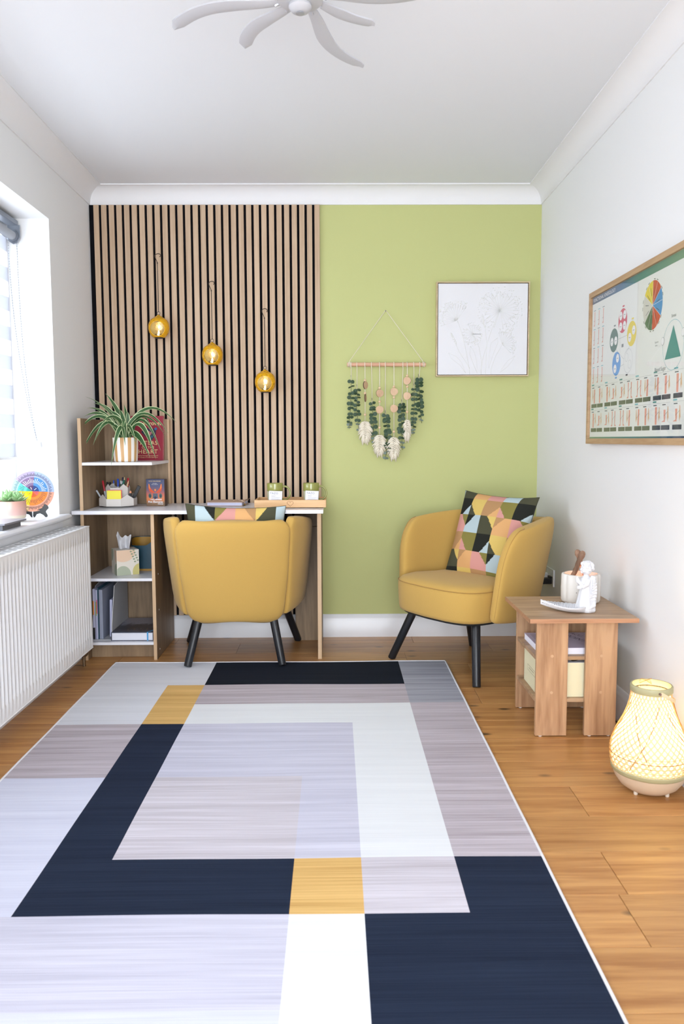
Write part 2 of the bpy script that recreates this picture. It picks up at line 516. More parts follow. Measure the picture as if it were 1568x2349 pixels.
part(MB().poly([(-0.06, YF-0.08, 0.05), (DX1-0.06, YF-0.08, 0.05), (DX1-0.06, YF-0.08, DZ1-0.06), (-0.06, YF-0.08, DZ1-0.06)]), 'pane', M_glass, d)

# cornice: concave cove with a small bead at each edge, mitred in the corners
def cove_profile():
    c = COVE
    pts = [(0.0, -c-0.006), (0.006, -c-0.006), (0.006, -c)]
    for k in range(1, 12):
        a = PI/2*k/12
        # quarter circle centred on the room side
        pts.append((0.006+(c-0.006)*(1-math.cos(a)), -c+(c-0.006)*math.sin(a)))
    pts += [(c, -0.006), (c+0.006, -0.006), (c+0.006, 0.0), (0.0, 0.0)]
    return pts
CP = cove_profile()
def cove(run):
    mb = MB(); n = len(CP)
    for e in (0, 1):
        for dd, z in CP:
            if run == 'back': mb.v.append(((XL+dd) if e == 0 else (XR-dd), YB-dd, ZC+z))
            if run == 'left': mb.v.append((XL+dd, (YB-dd) if e == 0 else YF, ZC+z))
            if run == 'right': mb.v.append((XR-dd, (YB-dd) if e == 0 else YF, ZC+z))
    for i in range(n):
        j = (i+1) % n
        mb.face((i, j, n+j, n+i))
    return mb
for nm, run in (('trim_1', 'back'), ('trim_2', 'left'), ('trim_3', 'right')):
    struct(cove(run), nm, M_plaster, smooth=35, weld=True)

# skirting with a stepped top
def skirt(axis, a, b, wall, sgn, name):
    prof = [(0, 0), (0.018, 0), (0.018, 0.088), (0.0155, 0.093), (0.0165, 0.099), (0.012, 0.108), (0.007, 0.118), (0.003, 0.124), (0, 0.125)]
    mb = MB(); n = len(prof)
    for t in (a, b):
        for dd, z in prof:
            mb.v.append((t, wall+sgn*dd, z) if axis == 'X' else (wall+sgn*dd, t, z))
    for i in range(n):
        j = (i+1) % n
        mb.face((i, j, n+j, n+i))
    mb.face(list(range(n))); mb.face(list(range(n, 2*n))[::-1])
    struct(mb, name, M_gloss, smooth=40, weld=True)
skirt('X', XL, XR, YB, -1, 'baseboard_back')
skirt('Y', YF, YB-0.019, XR, -1, 'baseboard_right')
skirt('Y', YF, YB-0.019, XL, 1, 'baseboard_left')

# window in the left wall: frame, panes, sill
WX = -1.47
w = struct(MB().box(WX-0.06, WX, WY0, WY1, WZ0, WZ0+0.06), 'window_1', M_gloss)
part(MB().box(WX-0.06, WX, WY0, WY1, WZ1-0.06, WZ1), 'top_rail', M_gloss, w)
for ya in (WY0, 2.95, WY1-0.06):
    part(MB().box(WX-0.06, WX, ya, ya+0.06, WZ0+0.06, WZ1-0.06), 'stile', M_gloss, w)
part(MB().poly([(WX-0.03, WY0+0.06, WZ0+0.06), (WX-0.03, 2.95, WZ0+0.06), (WX-0.03, 2.95, WZ1-0.06), (WX-0.03, WY0+0.06, WZ1-0.06)]), 'pane', M_glass, w)
part(MB().poly([(WX-0.03, 3.01, WZ0+0.06), (WX-0.03, WY1-0.06, WZ0+0.06), (WX-0.03, WY1-0.06, WZ1-0.06), (WX-0.03, 3.01, WZ1-0.06)]), 'pane', M_glass, w)
mb = MB().box(WX-0.02, XL+0.001, WY0, WY1, WZ0-0.026, WZ0)
sill = part(mb, 'sill', M_gloss, w)
# nosed front of the sill, with horns past the reveal
mb = MB()
prof = [(XL+0.0005, WZ0-0.026), (XL+0.034, WZ0-0.026), (XL+0.044, WZ0-0.02), (XL+0.048, WZ0-0.012), (XL+0.044, WZ0-0.004), (XL+0.036, WZ0), (XL+0.0005, WZ0)]
mb.prism(prof, (0, WY0-0.05, 0), (1, 0, 0), (0, 0, 1), (0, 1, 0), WY1+0.03-WY0+0.05)
part(mb, 'sill_nosing', M_gloss, w, smooth=50, weld=True)
mb = MB().box(XL+0.0005, XL+0.012, WY0-0.03, WY1+0.01, WZ0-0.085, WZ0-0.026)
part(mb, 'sill_apron', M_gloss, w, bevel=0.003)

# ------------------------------------------------------------------ slatted wall panel
sp = thing('slatted_wall_panel', 'oak acoustic slat panel on black felt covering left half of the back wall', 'wall panel', (-0.66, YB, 0.126))
M_felt = mat('black_felt', (0.006, 0.006, 0.008), 0.95, spec=0.1)
SX0, SX1 = XL+0.0005, -0.073
part(MB().box(SX0, SX1, YB-0.0095, YB-0.0002, 0.127, 2.312), 'felt_backing', M_felt, sp)
M_slat = wood('oak_slat_veneer', srgb(178, 151, 124), srgb(198, 172, 145), 'Z', 0.8, 0.6, rnd=0.04, stretch=40, ring=0.6)
slw, n_sl = 0.0272, 30
pitch = (SX1 - slw - (-1.2555))/(n_sl-1)
first = None
for k in range(n_sl):
    xa = -1.2555 + pitch*k
    if first is None:
        first = part(MB().box(-slw/2, slw/2, -0.0105, 0.0, 0, 2.183), 'slat', M_slat, sp, bevel=0.0012, seg=1, local=True)
        me = first.data
        first.location = (xa+slw/2+0.66, -0.0096, 0.001)
    else:
        inst(me, 'slat', sp, Matrix.Translation((xa+slw/2+0.66, -0.0096, 0.001)))

# ------------------------------------------------------------------ rug
rug = thing('area_rug', 'large geometric rug in grey, navy, white and mustard blocks on the oak floor', 'rug', (-0.27, 2.55, 0))
RX0, RX1, RY0, RY1 = -1.069, 0.534, 1.32, 3.80
gx = [RX0, -0.741, -0.579, -0.109, 0.063, 0.304, RX1]
gy = [RY0, 1.421, 1.727, 1.971, 2.476, 2.958, 3.186, 3.441, RY1]
R = dict(navy=rugmat('rug_navy', srgb(22, 30, 48), srgb(36, 46, 66), 0.5), black=rugmat('rug_black', srgb(17, 23, 34), srgb(27, 33, 45), 0.5),
         white=rugmat('rug_white', srgb(214, 217, 222), srgb(226, 229, 233), 0.5), mauve=rugmat('rug_mauve', srgb(150, 140, 145), srgb(198, 191, 200)),
         lilac=rugmat('rug_lilac', srgb(176, 176, 194), srgb(208, 208, 224)), beige=rugmat('rug_taupe', srgb(172, 166, 174), srgb(212, 208, 218)),
         grey=rugmat('rug_pale_grey', srgb(204, 207, 216), srgb(220, 223, 232), 0.5), steel=rugmat('rug_steel', srgb(132, 134, 144), srgb(176, 178, 190)),
         yellow=rugmat('rug_mustard', srgb(186, 146, 84), srgb(224, 186, 122)), paleli=rugmat('rug_pale_lilac', srgb(190, 193, 214), srgb(212, 215, 232), 0.5))
def rug_col(x, y):
    c = sum(1 for g in gx[1:-1] if x > g); r = sum(1 for g in gy[1:-1] if y > g)
    # columns: 0 left field,1 band,2 inner-left,3 inner-right,4 white strip,5 right field ; rows from the camera to the back
    T = {7: ['grey','grey','black','black','black','steel'], 6: ['grey','yellow','mauve','mauve','mauve','steel'],
         5: ['grey','yellow','white','white','white','mauve'], 4: ['mauve','navy','lilac','lilac','white','mauve'],
         3: ['paleli','navy','beige','lilac','white','mauve'], 2: ['paleli','navy','navy','yellow','beige','navy'],
         1: ['lilac','lilac','lilac','white','navy','navy'], 0: ['paleli','paleli','paleli','white','navy','navy']}
    return T[r][c]
# row 6, column 2.. : black runs down to 3.441, mauve to 3.186 ; yellow block covers 2.958..3.441 in the band column
names = list(R)
mb = MB()
def rz(x, y):
    # gentle waviness where the pile does not lie flat
    return 0.0055 + 0.0008*math.sin(x*9+y*3) + 0.0008*math.sin(y*11-x*4)
for i in range(len(gx)-1):
    for j in range(len(gy)-1):
        mb.cur = names.index(rug_col((gx[i]+gx[i+1])/2, (gy[j]+gy[j+1])/2))
        nx = max(1, int((gx[i+1]-gx[i])/0.08)); ny = max(1, int((gy[j+1]-gy[j])/0.08))
        def fn(u, v, i=i, j=j):
            x = gx[i]+(gx[i+1]-gx[i])*u; y = gy[j]+(gy[j+1]-gy[j])*v
            return (x, y, rz(x, y))
        mb.grid(fn, nx, ny)
part(mb, 'pile', [R[n] for n in names], rug, weld=False, smooth=60)
part(MB().box(RX0, RX1, RY0, RY1, 0.0003, 0.0030), 'backing', mat('rug_backing', srgb(190, 188, 184), 0.9), rug)
M_bind = mat('rug_binding', srgb(222, 222, 226), 0.9)
def wav(x, y): return (x, y, rz(x, y)-0.001)
edge = []
for k in range(41): edge.append((RX0+(RX1-RX0)*k/40, RY1))
for k in range(1, 41): edge.append((RX1, RY1+(RY0-RY1)*k/40))
for k in range(1, 41): edge.append((RX1+(RX0-RX1)*k/40, RY0))
for k in range(1, 40): edge.append((RX0, RY0+(RY1-RY0)*k/40))
part(MB().tube([(x, y, rz(x, y)-0.0012) for x, y in edge], 0.0042, 6, closed=True), 'binding', M_bind, rug, smooth=180)

# ================================================================== DESK
M_dwood = wood('smoked_oak_laminate', srgb(116, 95, 74), srgb(152, 128, 100), 'Z', 0.8, 0.5, stretch=10, ring=0.5)
M_dedge = wood('pale_oak_edging', srgb(186, 154, 120), srgb(206, 176, 142), 'Z', 1.0, 0.5, stretch=20)
M_wlam = mat('white_laminate', srgb(228, 229, 236), 0.28)
DT = 0.744
desk = thing('writing_desk', 'oak laminate desk with white top and shelving column below the slat panel', 'desk', (-0.66, 4.08, 0))
def board(x0, x1, y0, y1, z0, z1, name, m=None, edge=None):
    """laminate board; front edge gets its own banding"""
    o = part(MB().box(x0, x1, y0+(0.0012 if edge else 0), y1, z0, z1), name, m or M_dwood, desk, bevel=0.0008, seg=1)
    if edge:
        part(MB().box(x0, x1, y0, y0+0.0012, z0, z1), 'edge_banding', edge, o)
    return o
part(MB().box(-1.272, -0.057, 3.842, 4.296, DT-0.018, DT), 'desktop', M_wlam, desk, bevel=0.0012)
board(-1.238, -1.222, 3.868, 4.296, 0.0, DT-0.018, 'side_panel', edge=M_dedge)
board(-1.238, -1.222, 3.868, 4.296, DT, 1.190, 'upper_side_panel', edge=M_dedge)
board(-0.898, -0.882, 3.868, 4.292, 0.0, DT-0.018, 'side_panel', edge=M_dedge)
board(-0.087, -0.068, 3.868, 4.292, 0.0, DT-0.018, 'side_panel', edge=M_dedge)
board(-0.215, -0.087, 4.238, 4.254, 0.0, 0.62, 'rear_brace')
board(-0.215, -0.087, 4.238, 4.254, 0.622, DT-0.018, 'rear_brace')
board(-1.222, -0.889, 4.262, 4.277, DT, 1.195, 'upper_back_panel')
part(MB().box(-0.889, -0.878, 4.262, 4.296, DT, 1.193), 'back_panel_edge', M_dedge, desk)
board(-1.222, -0.898, 4.262, 4.277, 0.0, DT-0.018, 'lower_back_panel')
board(-1.222, -0.898, 3.930, 3.945, 0.0, 0.075, 'plinth')
part(MB().box(-1.222, -0.884, 3.868, 4.262, 0.963, 0.977), 'shelf', M_wlam, desk, bevel=0.001)
part(MB().box(-1.222, -0.898, 3.872, 4.262, 0.394, 0.408), 'shelf', M_wlam, desk, bevel=0.001)
part(MB().box(-1.222, -0.898, 3.872, 4.262, 0.075, 0.089), 'shelf', M_wlam, desk, bevel=0.001)
for z in (0.24, 0.42, 0.04):
    part(MB().lathe([(0.0005, 0), (0.004, 0), (0.004, 0.0008), (0.0005, 0.001)], (0, 0, 0), 10), 'screw_cap', M_wlam, desk, local=True).matrix_local = Matrix.Translation((-0.8815+0.66, 3.93-4.08, z)) @ Matrix.Rotation(PI/2, 4, 'Y')

# ================================================================== ARMCHAIRS
M_must = fabric('mustard_upholstery', srgb(198, 160, 86), weave=1100, var=0.06)
M_seam = fabric('mustard_piping', srgb(176, 136, 70), weave=900)
M_leg = mat('black_lacquered_leg', srgb(30, 32, 37), 0.38)
M_under = mat('black_dust_cloth', (0.012, 0.012, 0.012), 0.9)

def back_mid(u, v):
    z = 0.213 + (0.708-0.213)*(v+1)/2
    zb, zt = 0.213, 0.708
    t = (z-zb)/(zt-zb)
    w = 0.224 + 0.028*min(1, t/0.45) + 0.018*max(0, (t-0.45)/0.55)
    rb, rt = 0.060, 0.045
    if z < zb+rb: w -= rb - math.sqrt(max(0, rb*rb-(zb+rb-z)**2))
    if z > zt-rt: w -= (rt - math.sqrt(max(0, rt*rt-(z-(zt-rt))**2)))*1.1
    y = -0.195 - 0.098*t**1.1 + 0.030*(u*u)
    z2 = z - 0.006*u*u*(t)
    return (u*w, y, z2)
def arm_mid(s):
    def f(u, v):
        a = (u+1)/2          # 0 back .. 1 front
        b = (v+1)/2
        zb = 0.242 + 0.034*a
        zt = 0.722 - 0.012*a - 0.020*a*a - 0.05*max(0, 0.10-a)/0.10*max(0, 0.10-a)/0.10
        rz_, ry_ = 0.20, 0.24
        z = zb + (zt-zb)*b
        # front outline leans back and rounds over towards the top
        amax = 1.0 - 0.05*b
        if z > zt-rz_: amax -= ry_*(1-math.sqrt(max(0, 1-((z-(zt-rz_))/rz_)**2)))
        rb = 0.03
        if z < zb+rb: amax -= 0.05*(1-math.sqrt(max(0, 1-((zb+rb-z)/rb)**2)))
        a2 = a*amax
        xb = 0.232 + 0.072*math.sin(min(1, a2*1.25)*PI/2)
        xt = 0.262 + 0.086*math.sin(min(1, a2*1.35)*PI/2)
        yb = -0.175 + 0.345*a2
        yt = -0.272 + 0.425*a2
        return (s*(xb+(xt-xb)*b), yb+(yt-yb)*b, z)
    return f
def seat_outline(n=40, grow=0.0):
    pts = []
    for k in range(n):
        th = 2*PI*k/n
        c, s = math.cos(th), math.sin(th)
        x = math.copysign(abs(c)**0.42, c)*(0.262+grow); y = math.copysign(abs(s)**0.42, s)*(0.225+grow) + 0.035
        if s > 0: x *= 1.05; y += 0.035*(1-(x/0.29)**2)
        else: x *= 0.88
        pts.append((x, y))
    return pts

def make_chair(name, label, loc, rotz, rear_lift=0.0):
    t = thing(name, label, 'armchair', loc, rotz, group='mustard armchairs')
    part(MB().slab(back_mid, 0.088, 26, 26, 5.0), 'backrest', M_must, t, smooth=180, local=True, weld=True)
    for s in (-1, 1):
        part(MB().slab(arm_mid(s), 0.066, 30, 26, 5.0), 'arm', M_must, t, smooth=180, local=True, weld=True)
        pts = []
        for k in range(0, 41):
            b = -1 + 2*k/40
            p = Vector(back_mid(s*0.985, b)); pts.append((p.x*1.012, p.y-0.018, p.z))
        part(MB().tube(pts[3:-1], 0.0022, 5), 'piping', M_seam, t, smooth=180, local=True)
        # piping along the front edge of the arm
        pts = []
        for k in range(0, 49):
            b = -1 + 2*k/48
            p = Vector(arm_mid(s)(1.0, b)); pts.append((p.x+s*0.012, p.y-0.002, p.z))
        part(MB().tube(pts[2:], 0.0018, 5), 'piping', M_seam, t, smooth=180, local=True)
    mb = MB(); prof = [(0.0, -0.010), (0.25, -0.006), (0.5, -0.002), (0.75, 0.0), (1.0, 0.0)]
    out = seat_outline()
    rows = [(0.265, -0.02), (0.270, -0.004), (0.285, 0.0), (0.34, 0.003), (0.395, 0.004), (0.412, 0.0), (0.424, -0.012), (0.432, -0.035), (0.437, -0.08), (0.440, -0.14), (0.441, -0.20)]
    n = len(out)
    for z, g in rows:
        for (x, y) in out:
            kx = (0.27+g)/0.27; ky = (0.25+g)/0.25
            mb.v.append((x*kx, 0.035+(y-0.035)*ky, z))
    for r_ in range(len(rows)-1):
        for k in range(n): mb.face((r_*n+k, r_*n+(k+1) % n, (r_+1)*n+(k+1) % n, (r_+1)*n+k))
    mb.face(list(range(n))[::-1]); mb.face([(len(rows)-1)*n+k for k in range(n)])
    seat = part(mb, 'seat', M_must, t, smooth=180, local=True)
    pts = [(x*1.012, 0.035+(y-0.035)*1.012, 0.409) for x, y in out]
    part(MB().tube(pts, 0.0022, 5, closed=True), 'piping', M_seam, seat, smooth=180, local=True)
    part(MB().prism([(x*0.93, y*0.93) for x, y in out], (0, 0, 0.257), (1, 0, 0), (0, 1, 0), (0, 0, 1), 0.01), 'underside_cloth', M_under, t, local=True)
    for sx in (-1, 1):
        for top, foot in (((0.205, 0.165, 0.262), (0.292, 0.245, 0.001)), ((0.172, -0.155, 0.258), (0.226, -0.255, 0.001+rear_lift))):
            a = Vector((top[0]*sx, top[1], top[2])); b = Vector((foot[0]*sx, foot[1], foot[2]))
            pts = [b, b+(a-b)*0.012, a]
            lg = part(MB().tube(pts, [0.0165, 0.0185, 0.0205], 20), 'leg', M_leg, t, smooth=50, local=True)
    return t

def tz(rugtop): return rugtop
chairA = make_chair('armchair', 'mustard armchair seen from behind, pushed up to the white desk', (-0.487, 3.985, 0.0), math.radians(1.5), rear_lift=0.006)
chairB = make_chair('armchair', 'mustard armchair facing the room in the green wall corner', (0.645, 3.775, 0.0), math.radians(90)+math.atan2(0.581, 0.814))

# patterned scatter cushions
CA = [srgb(178, 196, 202), srgb(76, 76, 58), srgb(132, 124, 66), srgb(38, 40, 36)]
CB = [srgb(216, 166, 112), srgb(208, 150, 142), srgb(214, 186, 106), srgb(178, 138, 96)]
def cushion_col(u, v):
    """u, v in cells: checkered octagons of four quadrants with small diamonds at the crossings"""
    cu, cv = math.floor(u), math.floor(v)
    fu, fv = u-cu-0.5, v-cv-0.5
    ru, rv = round(u), round(v)
    du, dv = u-ru, v-rv
    if abs(du)/0.27+abs(dv)/0.32 < 1:
        pal = CA if (ru+rv) % 2 == 1 else CB
        q = (0 if du < 0 else 1) + (0 if dv > 0 else 2)
    else:
        pal = CA if (cu+cv) % 2 == 0 else CB
        q = (0 if fu < 0 else 1) + (0 if fv > 0 else 2)
    return pal[q]
M_cush = vcol_mat('patterned_cushion_cloth', 0.95, 0.25, 900)
def cushion(label, M, offs, size=0.44, n=150, flip=False):
    t = thing('scatter_cushion', label, 'cushion', group='patterned scatter cushions')
    t.matrix_world = M; WM[t.name] = M
    me = bpy.data.meshes.new('cover')
    vs, fs, cols = [], [], []
    def pos(u, v, s):
        # corners stay out, sides pull in
        pin = 1 - 0.075*(1-abs(v)**2.2)*abs(u)**3
        pin2 = 1 - 0.075*(1-abs(u)**2.2)*abs(v)**3
        x = u*size/2*pin; y = v*size/2*pin2
        th = 0.068*((1-abs(u)**2.6)*(1-abs(v)**2.6))**0.55
        th *= 1 + 0.05*math.sin(u*7+v*5)
        return (x, y, s*th + 0.004*math.sin(u*3)*math.cos(v*2))
    for s in (1, -1):
        b = len(vs)
        for j in range(n+1):
            for i in range(n+1):
                vs.append(pos(math.sin(PI/2*(2*i/n-1)), math.sin(PI/2*(2*j/n-1)), s))
        for j in range(n):
            for i in range(n):
                q = (b+j*(n+1)+i, b+j*(n+1)+i+1, b+(j+1)*(n+1)+i+1, b+(j+1)*(n+1)+i)
                fs.append(q if s > 0 else q[::-1])
                uc = math.sin(PI/2*(2*(i+.5)/n-1)); vc = math.sin(PI/2*(2*(j+.5)/n-1))
                cols.append(cushion_col(uc*1.24+offs[0], vc*1.24+offs[1]))
    me.from_pydata(vs, [], fs)
    at = me.color_attributes.new('print', 'FLOAT_COLOR', 'CORNER')
    buf = []
    for p, c in zip(me.polygons, cols):
        for _ in range(p.loop_total): buf += list(c)
    at.data.foreach_set('color', buf)
    me.materials.append(M_cush); me.shade_smooth()
    o = bpy.data.objects.new('cover', me); COL.objects.link(o); o.parent = t
    rim = []
    for k in range(n+1): rim.append(pos(-1+2*k/n, -1, 0))
    for k in range(1, n+1): rim.append(pos(1, -1+2*k/n, 0))
    for k in range(1, n+1): rim.append(pos(1-2*k/n, 1, 0))
    for k in range(1, n): rim.append(pos(-1, 1-2*k/n, 0))
    part(MB().tube(rim[::3], 0.0016, 5, closed=True), 'seam', mat('cushion_seam', srgb(60, 60, 48), 0.9), t, local=True, smooth=180)
    return t

def frame(o, ux, uy):
    ux = Vector(ux).normalized(); uy = Vector(uy); uy = (uy-ux*uy.dot(ux)).normalized(); n = ux.cross(uy); o = Vector(o)
    return Matrix(((ux.x, uy.x, n.x, o.x), (ux.y, uy.y, n.y, o.y), (ux.z, uy.z, n.z, o.z), (0, 0, 0, 1)))
# cushion A stands in the desk chair: its back (towards the camera) shows above the backrest
RA = Matrix.Rotation(math.radians(1.5), 4, 'Z')
cushion('patterned cushion with half-round shapes peeping above the desk armchair', Matrix.Translation((-0.487, 3.985, 0.0062)) @ RA @ frame((0.004, -0.152, 0.541), (-1, 0, 0.03), (0.02, -0.26, 1)), (0.5, 0.76), size=0.475)
RB = Matrix.Translation((0.645, 3.775, 0.0)) @ Matrix.Rotation(math.radians(90)+math.atan2(0.581, 0.814), 4, 'Z')
cushion('patterned cushion propped upright in the corner armchair', RB @ frame((-0.030, -0.105, 0.610), (-1, -0.10, -0.03), (-0.05, -0.36, 1)), (0.70, 0.5), size=0.44)

# ================================================================== SIDE TABLE
M_tw = wood('walnut_tone_laminate', srgb(158, 118, 86), srgb(196, 158, 122), 'Z', 0.9, 0.45, stretch=12, ring=0.55)
M_tw2 = wood('walnut_tone_laminate_flat', srgb(150, 118, 90), srgb(188, 156, 124), 'X', 0.9, 0.42, stretch=10, ring=0.55)
M_tedge = wood('walnut_tone_edging', srgb(158, 112, 82), srgb(186, 138, 104), 'X', 1.2, 0.45, stretch=30)
tab = thing('side_table', 'small wooden side table with slatted legs and two shelves by the right wall', 'side table', (0.875, 2.945, 0))
TX0, TX1, TY0, TY1, TZ = 0.682, 1.068, 2.745, 3.150, 0.452
o = part(MB().box(TX0+0.001, TX1, TY0+0.001, TY1, TZ-0.016, TZ), 'tabletop', M_tw2, tab, bevel=0.0008, seg=1)
part(MB().box(TX0, TX1, TY0, TY0+0.001, TZ-0.0155, TZ-0.0005), 'edge_banding', M_tedge, o)
part(MB().box(TX0, TX0+0.001, TY0, TY1, TZ-0.0155, TZ-0.0005), 'edge_banding', M_tedge, o)
for xa, xb in ((0.725, 0.839), (0.904, 1.018)):
    part(MB().box(xa, xb, 2.812, 2.828, 0.004, TZ-0.016), 'leg_board', M_tw, tab, bevel=0.0008, seg=1)
    for z in (0.30, 0.165):
        part(MB().lathe([(0.0005, 0), (0.0055, 0), (0.0055, 0.0006), (0.0005, 0.0008)], n=14), 'screw_cap', mat('tan_screw_cap', srgb(196, 160, 126), 0.5), tab, local=True).matrix_local = Matrix.Translation(((xa+xb)/2-0.875, 2.8122-2.945, z)) @ Matrix.Rotation(PI/2, 4, 'X')
part(MB().box(0.725, 1.018, 3.122, 3.138, 0.004, TZ-0.016), 'rear_board', M_tw, tab, bevel=0.0008, seg=1)
part(MB().box(0.727, 1.016, 2.828, 3.122, 0.281, 0.295), 'shelf', M_tw2, tab, bevel=0.0008, seg=1)
part(MB().box(0.727, 1.016, 2.828, 3.122, 0.124, 0.138), 'shelf', M_tw2, tab, bevel=0.0008, seg=1)
for xa in (0.745, 0.925, 0.995):
    for ya in (2.820, 3.130):
        part(MB().lathe([(0.005, 0), (0.007, 0.0015), (0.007, 0.0045)], (xa, ya, 0), 12), 'foot_glide', mat('white_plastic', srgb(232, 232, 232), 0.4), tab)

# ================================================================== RADIATOR
M_rad = mat('white_radiator_enamel', srgb(240, 240, 242), 0.3)
rad = thing('panel_radiator', 'white ribbed panel radiator on the left wall below the window', 'radiator', (-1.21, 3.06, 0))
AX, AY0, AY1, AZ0, AZ1 = -1.160, 2.36, 3.752, 0.100, 0.682
def rib_front(u, v):
    y = AY0+0.004 + (AY1-AY0-0.008)*u
    z = AZ0 + (AZ1-AZ0-0.002)*v
    return y, z
mb = MB()
nr = 42; per = (AY1-AY0-0.03)/nr
ysx = [AY0+0.003, AY0+0.015]
prof = [(AY0+0.002, 0.0), (AY0+0.015, 0.0)]
for k in range(nr):
    yb = AY0+0.015+per*k
    for q, dpt in ((0.10, 0.0), (0.30, 1.0), (0.55, 1.0), (0.75, 0.0)):
        prof.append((yb+per*q, dpt))
prof += [(AY1-0.015, 0.0), (AY1-0.002, 0.0)]
zs = [(AZ0, 0), (AZ0+0.052, 0), (AZ0+0.066, 1), (AZ1-0.078, 1), (AZ1-0.064, 0), (AZ1-0.004, 0)]
for z, k in zs:
    for y, dpt in prof:
        mb.v.append((AX-0.0005-0.009+(0.009 if dpt < 0.5 else 0.009-0.0105*k), y, z))
n = len(prof)
for r_ in range(len(zs)-1):
    for k in range(n-1): mb.face((r_*n+k, r_*n+k+1, (r_+1)*n+k+1, (r_+1)*n+k))
part(mb, 'ribbed_front', M_rad, rad, smooth=50)
part(MB().box(AX-0.094, AX-0.012, AY0+0.004, AY1-0.004, AZ0+0.01, AZ1-0.02), 'core', M_rad, rad)
mb = MB(); 
part(MB().box(AX-0.098, AX+0.0015, AY0, AY1, AZ1-0.004, AZ1), 'top_cover', M_rad, rad, bevel=0.0015)
for k in range(26):
    yk = AY0+0.03+(AY1-AY0-0.08)*k/25
    for xa in (AX-0.085, AX-0.045):
        part(MB().box(xa, xa+0.030, yk, yk+0.022, AZ1-0.0002, AZ1+0.0002), 'grille_slot', mat('radiator_slot', srgb(150, 150, 150), 0.6), rad)
part(MB().box(AX-0.098, AX-0.0005, AY1-0.003, AY1, AZ0, AZ1-0.004), 'side_cover', M_rad, rad, bevel=0.001)
part(MB().box(AX-0.098, AX-0.0005, AY0, AY0+0.003, AZ0, AZ1-0.004), 'side_cover', M_rad, rad, bevel=0.001)
part(MB().box(AX-0.098, AX+0.0012, AY0, AY1, AZ0-0.004, AZ0), 'bottom_rail', M_rad, rad, bevel=0.001)
M_brass = mat('tarnished_brass', srgb(120, 100, 78), 0.35, metal=0.8)
mb = MB().tube([(AX-0.05, AY1-0.02, AZ0-0.002), (AX-0.05, AY1-0.02, 0.07), (AX-0.05, AY1-0.01, 0.06), (AX-0.05, AY1+0.03, 0.058)], 0.010, 10)
mb.tube([(AX-0.05, AY1+0.012, 0.058), (AX-0.05, AY1+0.012, 0.001)], 0.0075, 10)
part(mb, 'valve', M_brass, rad, smooth=40)
part(MB().tube([(AX-0.05, AY1+0.03, 0.058), (AX-0.05, AY1+0.055, 0.058)], [0.015, 0.013], 14), 'valve_cap', M_brass, rad, smooth=40)
for yk in (AY0+0.15, AY1-0.15):
    part(MB().box(XL+0.0002, AX-0.098, yk, yk+0.03, AZ0+0.08, AZ1-0.06), 'wall_bracket', M_rad, rad)

# ================================================================== ROLLER BLIND
bl = thing('zebra_roller_blind', 'grey and sheer banded day and night roller blind in the window', 'blind', (-1.44, 2.98, 2.03))
M_bgrey = mat('grey_blind_metal', srgb(120, 126, 136), 0.35, metal=0.4)
M_band = translucent_mat('blind_grey_band', srgb(206, 208, 214), 0.42)
M_sheer = translucent_mat('blind_sheer_band', srgb(244, 246, 250), 0.6, transp=0.45)
BX = -1.440
BY0, BY1 = 2.30, 3.655
part(MB().box(BX-0.015, BX+0.030, BY0-0.008, BY1+0.022, 2.040, 2.062), 'head_rail', M_bgrey, bl, bevel=0.003)
for ya in (BY0-0.010, BY1+0.016):
    mb = MB().prism([(-0.022, 0.075), (0.032, 0.075), (0.032, 0.02), (0.02, -0.002), (0.0, -0.008), (-0.018, 0.004), (-0.022, 0.02)], (BX+0.006, ya, 1.968), (1, 0, 0), (0, 0, 1), (0, 1, 0), 0.006)
    part(mb, 'end_bracket', M_bgrey, bl, bevel=0.001)
part(MB().tube([(BX+0.006, BY0, 1.995), (BX+0.006, BY1+0.010, 1.995)], 0.020, 20), 'roller', mat('rolled_blind_cloth', srgb(158, 162, 170), 0.7), bl, smooth=50)
part(MB().tube([(BX+0.006, BY1+0.004, 1.995), (BX+0.006, BY1+0.015, 1.995)], 0.0265, 20), 'roller_end', M_bgrey, bl, smooth=50)
z = 1.982; k = 0
while z > 1.06:
    hgt = 0.062 if k % 2 == 0 else 0.068
    part(MB().box(BX-0.0145, BX-0.0138, BY0+0.005, BY1-0.004, z-hgt, z), 'grey_band' if k % 2 == 0 else 'sheer_band', M_band if k % 2 == 0 else M_sheer, bl)
    z -= hgt; k += 1
part(MB().tube([(BX-0.014, BY0+0.003, z-0.006), (BX-0.014, BY1-0.002, z-0.006)], 0.008, 12), 'bottom_bar', mat('white_blind_bar', srgb(236, 236, 238), 0.4), bl, smooth=50)
M_chain = mat('grey_bead_chain', srgb(150, 156, 164), 0.4)
ca = []
for k in range(0, 81):
    t = k/80
    ca.append((BX+0.022+0.055*t**3, BY1+0.018+0.010*t, 1.985-0.91*t))
cb = [(BX-0.012+0.089*t**2.2, BY1+0.006+0.022*t, 1.985-0.91*t) for t in [k/80 for k in range(81)]]
for pts in (ca, cb):
    mb = MB()
    for p in pts: mb.ball(p, 0.0024, 6, 4)
    mb.tube(pts, 0.0008, 4)
    part(mb, 'bead_chain', M_chain, bl, smooth=180, kind='stuff')
part(MB().box(ca[-1][0]-0.008, ca[-1][0]+0.014, BY1+0.022, BY1+0.044, ca[-1][2]-0.028, ca[-1][2]+0.004), 'chain_holder', mat('clear_chain_holder', srgb(236, 238, 240), 0.25), bl, bevel=0.003)

